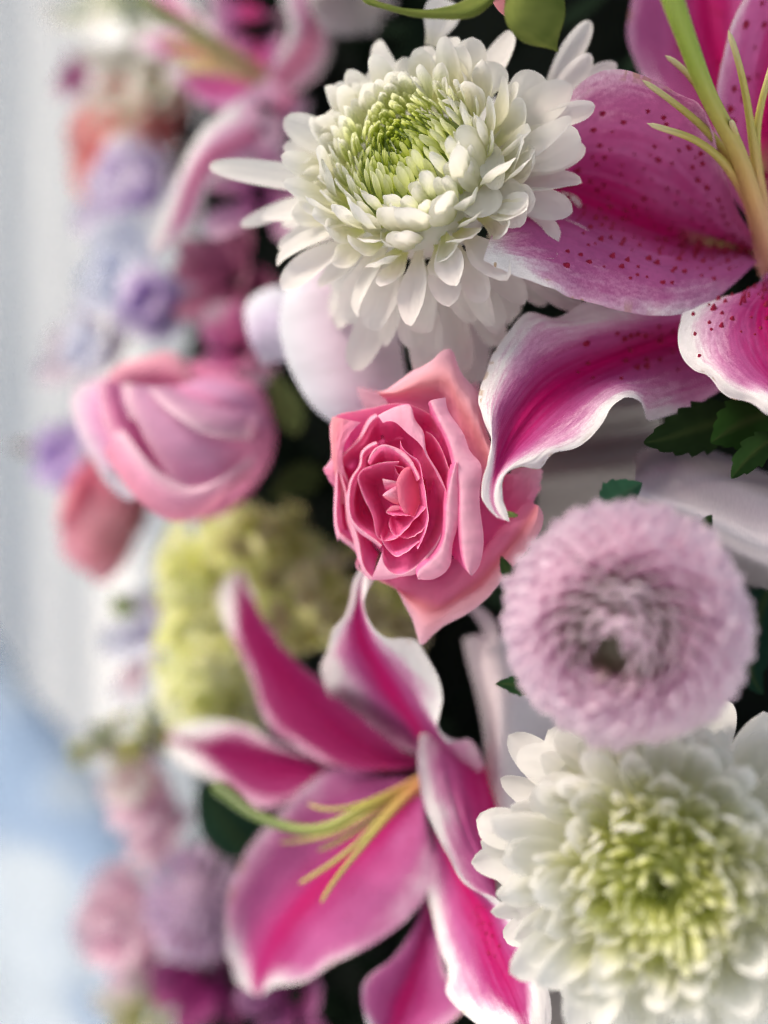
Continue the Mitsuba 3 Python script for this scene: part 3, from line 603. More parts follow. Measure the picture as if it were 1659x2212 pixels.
def pink_rose():
    t = thing('rose', 'open coral pink rose in sharp focus at the centre', 'rose')
    PK, PL, DP = (0.82, 0.30, 0.49), (0.87, 0.53, 0.66), (0.75, 0.13, 0.36)
    # outer petals, back first
    rose_sheet(t, [[(1100, 300, 37.6), (1150, 500, 37.4), (1180, 700, 37)], [(700, 380, 37.4), (800, 500, 37.4), (900, 700, 37)], [(265, 335, 37.2), (300, 430, 37), (340, 520, 37)]], [PL, PK, PL], seed=2)
    rose_sheet(t, [[(400, 372, 35.4), (530, 325, 35.1), (650, 232, 34.9), (780, 152, 34.6), (908, 76, 34.4), (965, 185, 34.3), (1030, 290, 34.2), (1090, 385, 34.1), (1140, 540, 34), (1215, 760, 33.6)],
                   [(430, 385, 34.9), (560, 375, 34.5), (700, 330, 34.1), (830, 300, 33.8), (900, 330, 33.6), (960, 420, 33.5), (1010, 520, 33.4), (1070, 620, 33.3), (1120, 720, 33.3), (1180, 840, 33.2)],
                   [(470, 430, 35.2), (600, 425, 35.0), (740, 430, 34.8), (850, 450, 34.6), (900, 520, 34.6), (950, 620, 34.5), (990, 720, 34.5), (1040, 810, 34.4), (1090, 900, 34.3), (1140, 980, 34.2)],
                   [(520, 560, 36.4), (640, 560, 36.3), (760, 600, 36.2), (850, 660, 36.1), (900, 760, 36.0), (940, 860, 36.0), (960, 960, 36), (980, 1050, 36), (1000, 1130, 36), (1020, 1200, 36)]],
               [PL, (0.80, 0.34, 0.38), PK, DP], us=[0, 0.3, 0.55, 1], seed=3, nv=90)
    rose_sheet(t, [[(60, 905, 35.4), (100, 800, 35.6), (115, 700, 35.8)], [(45, 908, 35.2), (110, 900, 35.0), (160, 860, 35.0)], [(95, 1000, 35.4), (150, 1060, 35.4), (230, 1100, 35.4)]], [PL, PK, PK], seed=4)
    # right side faces
    rose_sheet(t, [[(1330, 900, 34.9), (1430, 880, 35.0), (1535, 900, 35.1), (1532, 1000, 35.2), (1525, 1070, 35.2)],
                   [(1300, 930, 34.8), (1360, 960, 34.8), (1420, 1010, 34.8), (1470, 1060, 34.8), (1500, 1088, 34.9)],
                   [(1200, 900, 35.2), (1230, 1020, 35.2), (1280, 1150, 35.2), (1320, 1280, 35.2), (1340, 1380, 35.2)],
                   [(1000, 900, 35.7), (1020, 1100, 35.7), (1050, 1300, 35.6), (1080, 1500, 35.5), (1100, 1600, 35.5)]], [PL, PK, DP, DP], seed=5)
    # big lower petal with its pointed tip
    rose_sheet(t, [[(270, 1560, 36.2), (400, 1660, 36.0), (530, 1715, 35.8), (600, 1830, 35.6), (660, 1950, 35.4), (713, 2108, 35.2), (790, 2045, 35.0), (900, 1955, 34.8), (1100, 1840, 34.5), (1250, 1700, 34.2), (1420, 1480, 34), (1545, 1250, 34.0), (1510, 1145, 34)],
                   [(350, 1600, 35.8), (450, 1680, 35.5), (560, 1730, 35.1), (660, 1800, 34.8), (740, 1850, 34.5), (800, 1870, 34.3), (880, 1840, 34.2), (980, 1770, 34.0), (1100, 1690, 33.8), (1220, 1560, 33.6), (1350, 1400, 33.5), (1450, 1260, 33.5), (1505, 1148, 33.7)],
                   [(400, 1610, 36.2), (480, 1690, 36.0), (580, 1730, 35.6), (690, 1760, 35.3), (770, 1790, 35.1), (830, 1805, 34.9), (900, 1770, 34.8), (990, 1710, 34.6), (1090, 1630, 34.4), (1190, 1520, 34.2), (1310, 1370, 34.1), (1410, 1230, 34.1), (1490, 1140, 34.1)],
                   [(430, 1500, 37), (520, 1520, 37), (620, 1540, 37), (720, 1560, 36.8), (800, 1560, 36.6), (860, 1540, 36.4), (930, 1500, 36.2), (1000, 1450, 36), (1080, 1380, 36), (1150, 1300, 36), (1230, 1200, 36), (1300, 1120, 36), (1350, 1050, 36)]],
               [PL, (0.78, 0.32, 0.37), PK, DP], us=[0, 0.35, 0.5, 1], seed=6, nv=110)
    # left shoulder
    rose_sheet(t, [[(120, 1180, 36.2), (118, 1000, 36.0), (105, 800, 35.6), (100, 690, 35.4), (112, 545, 35.2)],
                   [(140, 1160, 35.2), (135, 1000, 35.0), (115, 850, 34.7), (108, 700, 34.5), (125, 545, 34.3)],
                   [(240, 1100, 34.8), (200, 950, 34.6), (170, 830, 34.4), (200, 700, 34.2), (300, 580, 34.0)]], [PL, (0.8, 0.33, 0.38), PK], seed=7)
    rose_petal(t, [(105, 720), (118, 545), (250, 503), (410, 472), (540, 450), (660, 466), (770, 530), (865, 645)], 0.75, (0.32, 1.6), seed=8)
    rose_petal(t, [(150, 1340), (130, 1200), (135, 1050), (150, 860), (215, 770), (300, 690), (345, 610), (412, 540)], 0.55, (0.3, 1.5), lip=[(140, 1400), (112, 1210), (118, 1050), (130, 880), (195, 770), (280, 690), (325, 600), (400, 520)], seed=9)
    rose_petal(t, [(260, 1560), (230, 1400), (150, 1330), (133, 1200), (150, 1080)], 1.2, (0.2, 1.2), lip=[(280, 1600), (235, 1440), (140, 1350), (120, 1200), (140, 1050)], seed=10)
    rose_petal(t, [(380, 1650), (300, 1500), (270, 1350), (215, 1230), (200, 1080), (165, 950), (152, 850)], 0.6, (0.3, 1.3), lip=[(350, 1660), (280, 1510), (240, 1370), (195, 1240), (180, 1090), (145, 960), (140, 840)], seed=11)
    rose_petal(t, [(440, 1425), (330, 1340), (240, 1250), (218, 1150), (225, 1030), (255, 940), (300, 870), (310, 800), (360, 750), (410, 728)], 0.2, (0.35, 1.2), lip=[(430, 1440), (315, 1360), (222, 1260), (200, 1150), (205, 1025), (240, 930), (285, 850), (295, 790), (350, 735), (405, 715)], seed=12, drop=0.3)
    rose_petal(t, [(555, 1370), (410, 1362), (385, 1270), (350, 1160), (300, 1050), (278, 940), (330, 890), (420, 858), (560, 845)], 0.05, (0.55, 1.4), seed=13)
    # ribboned rims on the right
    rose_petal(t, [(415, 535), (520, 484), (640, 478), (668, 560), (728, 655), (742, 765), (802, 875), (862, 990), (893, 1112)], 0.15, (0.35, 1.5),
               lip=[(450, 585), (540, 585), (600, 640), (660, 690), (710, 740), (745, 800), (800, 900), (860, 1010), (891, 1112)], seed=14, drop=-0.25)
    rose_petal(t, [(745, 640), (830, 720), (880, 830), (920, 960), (930, 1100), (910, 1250), (850, 1400)], 0.35, (0.45, 1.5), seed=15)
    rose_petal(t, [(782, 428), (850, 580), (905, 690), (950, 835), (985, 1000), (990, 1200), (1003, 1400), (1032, 1590), (1052, 1628)], 0.05, (0.25, 1.6),
               lip=[(878, 408), (940, 570), (1010, 680), (1048, 780), (1112, 850), (1127, 935), (1112, 1080), (1127, 1250), (1140, 1400), (1112, 1560), (1058, 1632)], seed=16, drop=0.35)
    rose_petal(t, [(955, 850), (925, 950), (900, 1100), (886, 1300), (862, 1420), (782, 1540), (700, 1605), (688, 1655)], -0.1, (0.35, 1.4),
               lip=[(965, 850), (975, 1000), (978, 1090), (972, 1250), (925, 1440), (918, 1550), (835, 1640), (700, 1662)], seed=17, drop=0.3)
    rose_petal(t, [(886, 1240), (800, 1440), (690, 1560), (560, 1625), (480, 1590), (440, 1480)], 0.25, (0.35, 1.2),
               lip=[(890, 1250), (830, 1470), (710, 1600), (560, 1650), (450, 1655), (370, 1662)], seed=18, drop=0.25)
    # nest of inner petals
    rose_petal(t, [(345, 850), (400, 775), (455, 745), (560, 790), (640, 870), (695, 975)], 0.0, (0.5, 1.2), lip=[(350, 830), (395, 760), (460, 735), (575, 770), (655, 850), (705, 960)], seed=19, drop=0.0)
    rose_petal(t, [(572, 705), (640, 800), (700, 850), (722, 950), (746, 1100), (756, 1250), (730, 1370), (685, 1450)], -0.3, (0.4, 1.5), seed=20)
    rose_petal(t, [(700, 1400), (610, 1472), (530, 1497), (470, 1440), (428, 1358)], -0.05, (0.55, 1.2), seed=21)
    rose_petal(t, [(745, 1160), (680, 1240), (610, 1310), (545, 1362), (500, 1310), (490, 1270)], -0.1, (0.5, 1.2), seed=22)
    rose_petal(t, [(735, 1300), (680, 1350), (590, 1375), (555, 1365)], 0.0, (0.4, 1.0), seed=23)
    rose_sheet(t, [[(640, 885, 33.3), (590, 900, 33.2), (553, 960, 33.05), (550, 1050, 33.0), (572, 1170, 33.05), (605, 1212, 33.1)],
                   [(680, 880, 33.3), (650, 920, 33.2), (630, 980, 33.1), (630, 1060, 33.1), (640, 1150, 33.1), (650, 1220, 33.2)],
                   [(700, 900, 33.9), (725, 950, 33.8), (740, 1010, 33.8), (745, 1080, 33.8), (742, 1150, 33.8), (700, 1240, 33.8)]], [(0.78, 0.24, 0.36), (0.70, 0.13, 0.25), (0.6, 0.07, 0.16)], seed=24, fine=0.0001)
    rose_petal(t, [(640, 1222), (570, 1222), (500, 1215), (472, 1200)], -0.05, (0.5, 0.9), seed=25)
    rose_petal(t, [(600, 890), (530, 880), (560, 940)], 0.2, (0.5, 1.0), seed=26, nu=16, nv=20)
    hp = at(*ZR([(640, 1090)])[0], 36.6) + np.array([0.0165, 0.021, 0.0215]) * sphere_pts()
    put(t, 'heart', (hp, sphere_faces()), 'rose_petal', color=np.tile(DP, (len(hp), 1)))
    # furled heart
    rose_sheet(t, [[(560, 1145, 33.5), (510, 1130, 33.4), (462, 1100, 33.3), (446, 1080, 33.25)], [(558, 1080, 33.3), (520, 1070, 33.15), (480, 1075, 33.1), (446, 1080, 33.25)], [(556, 1008, 33.5), (520, 1025, 33.35), (478, 1050, 33.3), (448, 1078, 33.25)]], [(0.74, 0.18, 0.27), PL, PK], seed=27, nu=20, nv=24, fine=0.0001, amp=0.0001)
    rose_sheet(t, [[(445, 966, 33.6), (490, 975, 33.5), (550, 985, 33.4)], [(455, 1010, 33.7), (500, 1010, 33.6), (555, 1010, 33.6)], [(470, 1050, 34), (510, 1040, 34), (560, 1030, 34)]], [PL, PK, DP], seed=28, nu=14, nv=16, fine=0.0001, amp=0.0001)
    rose_sheet(t, [[(470, 1195, 33.6), (500, 1160, 33.5), (560, 1150, 33.4)], [(490, 1205, 33.8), (520, 1190, 33.8), (570, 1180, 33.8)], [(520, 1230, 34.2), (550, 1220, 34.2), (590, 1210, 34.2)]], [PL, PK, DP], seed=29, nu=14, nv=16, fine=0.0001, amp=0.0001)
    st = tube(w3(ZR([(900, 1250, 36.5), (1000, 1300, 39), (1100, 1350, 46)])), [0.006, 0.003, 0.0028], 20, 10)
    put(t, 'stem', st, 'green_skin', color=np.tile([0.05, 0.1, 0.03], (len(st[0]), 1)))

pink_rose()

# ------------------------------------------------------------------ chrysanthemums
def mum_mesh(L, W, curl, cup, point=2.0, nv=13, nu=7, base=0.3, wide=0.62, groove=0.05, tipcurl=0.0, twist=0.0):
    s = 1 - (1 - np.linspace(0, 1, nv)) ** 1.35
    ph = curl * s + tipcurl * np.clip((s - 0.7) / 0.3, 0, 1) ** 1.5
    ds = np.diff(s, prepend=0) * L
    phm = np.r_[ph[0], (ph[1:] + ph[:-1]) / 2]
    z, y = np.cumsum(np.cos(phm) * ds), np.cumsum(np.sin(phm) * ds)
    w = W / 2 * (base + (1 - base) * sst(0, wide, s)) * np.sqrt(np.clip(1 - np.clip((s - wide) / (1 - wide), 0, 1) ** point, 0, 1)) + 1e-6
    u = np.linspace(-1, 1, nu)
    c = max(cup, 0.02)
    X = w[:, None] * np.sin(c * u) / c
    H = w[:, None] * (1 - np.cos(c * u)) / c + groove * w[:, None] * np.cos(u * np.pi * 2.6) * np.sin(np.pi * s)[:, None] * 0.5
    tw = twist * s[:, None]
    X, H = X * np.cos(tw) - H * np.sin(tw), X * np.sin(tw) + H * np.cos(tw)
    G = np.stack([X, y[:, None] + H * np.cos(ph)[:, None], z[:, None] - H * np.sin(ph)[:, None]], -1)
    return G, s

def mum_color(G, s, base, mid, tip, m=0.4):
    nv, nu = G.shape[:2]
    c = lerp3(np.broadcast_to(base, (nv, 3)), mid, sst(0, m, s))
    c = lerp3(c, tip, sst(m, 0.95, s))
    return np.repeat(c[:, None], nu, 1).reshape(-1, 3)

def place_petal(parent, name, variant, a, o, theta, alpha, e1, e2, rb, s=1.0, roll=0.0, bsdf='mum_petal', flat=0.75):
    r = math.cos(theta) * e1 + math.sin(theta) * e2
    g = math.cos(alpha) * a + math.sin(alpha) * r
    y = math.sin(alpha) * a - math.cos(alpha) * r
    x = np.cross(y, g)
    if roll:
        x, y = math.cos(roll) * x + math.sin(roll) * y, -math.sin(roll) * x + math.cos(roll) * y
    k = key_for(parent + '__' + name)
    scene[k] = {**variant, 'to_world': frame(x, y, g, rb, s)}
    return k

def basis(a):
    a = unit(a); e1 = unit(np.cross(a, [0.0, 0.0, 1.0])); e2 = np.cross(e1, a)
    return a, e1, e2

def chrysanthemum(t, centre, axis, R, rings, seed, eye=None):
    """centre: receptacle centre; R: receptacle radius; rings: (count, psi0, psi1, alpha0, alpha1, variants, jitter)."""
    rng = np.random.default_rng(seed)
    a, e1, e2 = basis(axis)
    n, th = 0, 0.0
    for count, p0, p1, a0, a1, variants, jit, name in rings:
        stuff = []
        for i in range(count):
            f = (i + 0.5) / count
            th += 2.399963
            psi, al = math.radians(p0 + (p1 - p0) * f), math.radians(a0 + (a1 - a0) * f + rng.normal() * jit)
            tj = th + rng.normal() * 0.05
            r = math.cos(tj) * e1 + math.sin(tj) * e2
            b = centre + R * (math.sin(psi) * r + math.cos(psi) * a * 0.8)
            v = variants[rng.integers(len(variants))]
            if name == 'floret':
                G, s, col = v
                g = math.cos(al) * a + math.sin(al) * r; y = math.sin(al) * a - math.cos(al) * r; x = np.cross(y, g)
                sc = rng.uniform(0.8, 1.2)
                m = grid_mesh(b + sc * (G @ np.stack([x, y, g])))
                stuff.append((m, col))
            else:
                place_petal(t, name, v, a, b, tj, al, e1, e2, b, rng.uniform(0.88, 1.12), rng.normal() * 0.15)
        if stuff:
            m = join([q[0] for q in stuff])
            put(t, 'centre_florets', m, 'mum_petal', color=np.vstack([q[1] for q in stuff]), kind='stuff')

def variants(n, seed, L, W, curl, cup, point, cols, base=0.3, wide=0.62, tipcurl=(0, 0), raw=False, nv=13, nu=7, twist=0.0, m=0.4):
    rng = np.random.default_rng(seed); out = []
    for _ in range(n):
        G, s = mum_mesh(rng.uniform(*L), rng.uniform(*W), rng.uniform(*curl), rng.uniform(*cup), rng.uniform(*point), nv, nu, base, wide, 0.13, rng.uniform(*tipcurl), rng.normal() * twist)
        if not raw:
            G = ruffle(G, 0.0004, 4, int(rng.integers(999)), 2.0, 0.0002)
        col = mum_color(G, s, *cols, m) * rng.uniform(0.95, 1.03)
        col = np.clip(col, 0, 0.9)
        out.append((G, s, col) if raw else ply(grid_mesh(G)[:2], 'mum_petal', smooth=True, color=col))
    return out

CW, CC, CY, CG, CD = (0.84, 0.835, 0.815), (0.78, 0.77, 0.62), (0.66, 0.70, 0.28), (0.34, 0.44, 0.06), (0.09, 0.15, 0.02)

def dome(t, c, axis, R, p0, p1, col):
    a, e1, e2 = basis(axis)
    P, Q = np.meshgrid(np.linspace(p0, p1, 10), np.linspace(0, 2 * np.pi, 29), indexing='ij')
    G = c + R * (np.sin(P)[..., None] * (np.cos(Q)[..., None] * e1 + np.sin(Q)[..., None] * e2) + 0.8 * np.cos(P)[..., None] * a)
    put(t, 'petal_bases', grid_mesh(G), 'mum_petal', color=np.tile(col, (290, 1)))

def lone_petal(t, b0, t0, width, hump, seed, cols=None, wide=0.66):
    """One big ray petal from b0 to t0 (picture position and depth), arching by hump towards the lens."""
    p, q = at(*b0), at(*t0)
    L = np.linalg.norm(q - p); z = (q - p) / L
    y = unit(np.array([0, 0, 1.0]) - (p + q) / 2); y = unit(y - (y @ z) * z); x = np.cross(y, z)
    rng = np.random.default_rng(seed)
    G, s = mum_mesh(L * 1.03, width, -hump, rng.uniform(-0.5, 0.8), rng.uniform(1.8, 2.8), 20, 11, 0.35, wide, 0.07, rng.uniform(-0.6, 0.2), rng.normal() * 0.15)
    G = ruffle(G, 0.0005, 4, seed, 2.0, 0.0001)
    end = G[-1].mean(0); k = math.atan2(end[1], end[2])                  # turn so that the tip lands on t0
    G = np.stack([G[..., 0], G[..., 1] * math.cos(k) - G[..., 2] * math.sin(k), G[..., 1] * math.sin(k) + G[..., 2] * math.cos(k)], -1)
    put(t, 'petal', grid_mesh(p + G @ np.stack([x, y, z])), 'mum_petal', color=mum_color(G, s, *(cols or (CC, CW, CW))))

def upper_mum():
    t = thing('chrysanthemum', 'white chrysanthemum with a green centre at the top, overlapping the spotted lily', 'chrysanthemum')
    axis = (-0.36, -0.88, 0.32)
    a = unit(axis)
    eye = at(870, 322, 33.6)
    R = 0.0235
    c = eye - a * R * 0.74
    dark = variants(6, 9, (0.0030, 0.0046), (0.0012, 0.0017), (-0.2, 0.5), (0.9, 1.4), (2, 3), ((0.07, 0.10, 0.01), (0.22, 0.30, 0.03), (0.42, 0.50, 0.08)), raw=True, nv=6, nu=5)
    tiny = variants(8, 1, (0.0045, 0.0070), (0.0014, 0.0021), (0.0, 0.6), (0.9, 1.4), (2, 3), ((0.30, 0.38, 0.03), (0.60, 0.67, 0.13), (0.74, 0.79, 0.36)), raw=True, nv=7, nu=5)
    tub = variants(10, 2, (0.0080, 0.0115), (0.0022, 0.0034), (0.2, 0.9), (0.9, 1.5), (2, 3), ((0.54, 0.62, 0.10), (0.73, 0.78, 0.34), (0.80, 0.82, 0.58)), raw=True, nv=9, nu=5)
    med = variants(14, 3, (0.011, 0.016), (0.0038, 0.0062), (0.3, 1.1), (0.7, 1.2), (1.7, 3), ((0.60, 0.68, 0.22), (0.75, 0.78, 0.50), CW), twist=0.2)
    big = variants(20, 4, (0.015, 0.023), (0.0070, 0.0115), (0.2, 1.3), (0.35, 1.0), (1.4, 3), (CY, CC, CW), wide=0.62, tipcurl=(-0.5, 0.6), twist=0.3)
    out = variants(20, 5, (0.022, 0.030), (0.0080, 0.0125), (-0.4, 0.6), (0.3, 0.9), (1.3, 3), (CC, CW, CW), wide=0.60, tipcurl=(-1.0, 0.8), twist=0.35)
    low = variants(10, 6, (0.026, 0.034), (0.0080, 0.0115), (-0.5, 0.3), (0.4, 0.9), (1.5, 3), (CC, CW, CW), wide=0.62, tipcurl=(-0.8, 0.5), twist=0.3)
    chrysanthemum(t, c, axis, R, [(70, 1, 17, -6, -4, dark, 5, 'floret'), (110, 16, 34, -10, -4, tiny, 5, 'floret'), (110, 33, 50, -8, 18, tub, 7, 'floret'), (96, 48, 68, 14, 44, med, 10, 'petal'),
                                  (84, 62, 92, 34, 78, big, 13, 'petal'), (58, 84, 120, 70, 124, out, 13, 'petal')], 12)
    chrysanthemum(t, c - a * 0.006, axis, R, [(44, 100, 140, 112, 156, low, 10, 'petal')], 15)
    dome(t, c, axis, R * 1.02, 0.95, 2.6, CW)
    Zm = zoom(1100, 0, 1.2762)
    for k, (b0, t0, wd, fl, *wi) in enumerate([((1150, 830, 34.2), (1515, 690, 33.2), 0.0125, 0.5), ((1240, 640, 34.6), (1585, 535, 33.4), 0.0075, 0.6), ((1150, 880, 34.6), (1530, 745, 33.8), 0.008, 0.4),
                                          ((1090, 860, 33.8), (1205, 1140, 33.0), 0.0115, 0.3), ((1190, 640, 34.6), (1280, 360, 33.8), 0.0120, 0.5), ((1310, 520, 36.2), (1555, 115, 35.6), 0.0080, 0.3),
                                          ((1330, 560, 35.6), (1560, 280, 34.8), 0.0075, 0.4), ((1400, 480, 36.2), (1690, 325, 35.6), 0.006, 0.5), ((1040, 700, 33.8), (1095, 960, 32.9), 0.0085, 0.8),
                                          ((1000, 900, 33.8), (1020, 1090, 32.7), 0.0125, 0.6), ((330, 930, 36.2), (-340, 835, 36.6), 0.0085, 0.3, 0.42), ((200, 980, 37.2), (-190, 1130, 37.6), 0.0055, 0.3, 0.42),
                                          ((1040, 480, 34.4), (1075, 310, 33.6), 0.0110, 0.6), ((760, 230, 36), (840, 0, 36), 0.0115, 0.5)]):
        lone_petal(t, Zm([b0])[0], Zm([t0])[0], wd, fl, 200 + k, wide=wi[0] if wi else 0.62)
    core = c + R * 0.86 * sphere_pts() * np.array([1, 1, 1])
    put(t, 'receptacle', (core, sphere_faces()), 'green_skin', color=np.tile([0.20, 0.26, 0.08], (len(core), 1)))

upper_mum()

def lower_mum():
    t = thing('chrysanthemum', 'white chrysanthemum with a yellow green centre at the lower right corner', 'chrysanthemum')
    axis = (-0.26, -0.94, 0.06)
    a = unit(axis)
    c = at(1432, 1893, 29.8) - a * 0.010
    R = 0.0212
    dark = variants(6, 31, (0.003, 0.005), (0.0014, 0.0019), (-0.2, 0.5), (0.9, 1.4), (2, 3), ((0.02, 0.03, 0.01), (0.10, 0.15, 0.02), (0.40, 0.46, 0.10)), raw=True, nv=6, nu=5)
    tub = variants(12, 32, (0.012, 0.018), (0.0024, 0.0037), (-0.1, 0.5), (0.8, 1.3), (2, 3), ((0.50, 0.56, 0.07), (0.74, 0.77, 0.30), (0.82, 0.83, 0.60)), raw=True, nv=11, nu=5, m=0.45)
    med = variants(16, 33, (0.016, 0.022), (0.0042, 0.0064), (0.4, 1.0), (0.7, 1.2), (1.8, 3), ((0.70, 0.74, 0.28), (0.81, 0.82, 0.58), (0.84, 0.84, 0.81)), twist=0.25, m=0.5)
    big = variants(18, 34, (0.022, 0.029), (0.0088, 0.0122), (0.4, 1.2), (0.5, 1.1), (1.5, 3), ((0.80, 0.81, 0.54), (0.83, 0.83, 0.75), (0.84, 0.84, 0.82)), wide=0.62, twist=0.3)
    out = variants(18, 35, (0.026, 0.034), (0.0085, 0.0120), (-0.3, 0.6), (0.4, 0.9), (1.3, 2.6), (CC, CW, CW), wide=0.58, tipcurl=(-0.4, 0.6), twist=0.3)
    chrysanthemum(t, c, axis, R, [(30, 1, 10, 4, 8, dark, 6, 'floret'), (130, 10, 36, 16, 42, tub, 7, 'floret'), (100, 34, 56, 32, 58, med, 9, 'petal'),
                                  (100, 52, 92, 48, 92, big, 10, 'petal'), (60, 86, 118, 84, 122, out, 11, 'petal')], 13)
    dome(t, c, axis, R * 1.02, 0.4, 2.3, (0.70, 0.72, 0.38))
    for k, (b0, t0, wd, fl) in enumerate([((290, 1010, 31.6), (-20, 950, 31.8), 0.0115, 0.5), ((290, 1150, 31.6), (20, 1195, 32), 0.0078, -0.6), ((400, 1200, 31), (200, 1500, 31.4), 0.0135, 0.4),
                                          ((560, 640, 31.2), (205, 560, 31.6), 0.0105, 0.5), ((600, 560, 31.4), (375, 440, 31.8), 0.010, 0.4), ((560, 1640, 31.2), (325, 1780, 31.8), 0.0085, 0.4), ((700, 1700, 30.6), (540, 2000, 31), 0.0135, 0.5)]):
        lone_petal(t, ZM([b0])[0], ZM([t0])[0], wd, fl, 300 + k, wide=0.5)
    core = c + R * 0.86 * sphere_pts()
    put(t, 'receptacle', (core, sphere_faces()), 'green_skin', color=np.tile([0.60, 0.64, 0.24], (len(core), 1)))

lower_mum()

def pompon(name, label, centre, axis, R, cols, n, seed, L, W, inner, group=None, cat='chrysanthemum', detail=(9, 5), cover=0.80, incols=None, pit=0):
    t = thing(name, label, cat, group)
    a, e1, e2 = basis(axis)
    rng = np.random.default_rng(seed)
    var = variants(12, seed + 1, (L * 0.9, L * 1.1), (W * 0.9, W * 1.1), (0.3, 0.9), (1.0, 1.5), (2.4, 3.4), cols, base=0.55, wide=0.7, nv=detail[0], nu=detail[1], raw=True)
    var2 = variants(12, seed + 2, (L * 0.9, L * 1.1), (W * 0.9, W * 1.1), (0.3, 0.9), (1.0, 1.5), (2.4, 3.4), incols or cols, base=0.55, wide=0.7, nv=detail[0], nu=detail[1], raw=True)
    plies = [ply(grid_mesh(G)[:2], 'mum_petal', smooth=True, color=c) for G, _, c in var]
    th, stuff, first = 0, [], max(0, n - 290)
    for i in range(n):
        f = (i + 0.5) / n
        th += 2.399963
        if i < pit: continue
        psi = math.acos(1 - 2 * (0.002 + cover * f))
        r = math.cos(th) * e1 + math.sin(th) * e2
        rad = R * (0.64 + 0.12 * sst(0, 0.04, f))
        b = centre + rad * (math.sin(psi) * r + math.cos(psi) * a * 0.86)
        al = psi * (0.85 + 0.15 * sst(0, 0.12, f)) + rng.normal() * 0.03 + 0.08 * sst(0.03, 0.15, f)
        sc = (0.76 + 0.24 * sst(0.0, 0.15, f)) * rng.uniform(0.9, 1.08)
        k = rng.integers(12)
        if i < first:
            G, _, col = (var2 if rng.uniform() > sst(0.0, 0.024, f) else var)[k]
            g = math.cos(al) * a + math.sin(al) * r; y = math.sin(al) * a - math.cos(al) * r; x = np.cross(y, g)
            stuff.append((grid_mesh(b + sc * (G @ np.stack([x, y, g]))), col))
        else:
            place_petal(t, 'petal', plies[k], a, b, th, al, e1, e2, b, sc, rng.normal() * 0.12)
    if stuff:
        put(t, 'inner_petals', join([q[0] for q in stuff]), 'mum_petal', color=np.vstack([q[1] for q in stuff]), kind='stuff')
    core = centre + R * 0.60 * sphere_pts()
    put(t, 'centre', (core, sphere_faces()), 'green_skin', color=np.tile(inner, (len(core), 1)))
    return t

pompon('pompon_chrysanthemum', 'round pale pink pompon with a dark centre, in front of the ribbon', at(1350, 1345, 28.0), (-0.36, -0.92, -0.26), 0.0292,
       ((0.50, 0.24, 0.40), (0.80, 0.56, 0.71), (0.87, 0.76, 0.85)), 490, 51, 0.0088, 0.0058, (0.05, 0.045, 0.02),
       incols=((0.20, 0.15, 0.08), (0.58, 0.43, 0.42), (0.80, 0.65, 0.71)), pit=7)

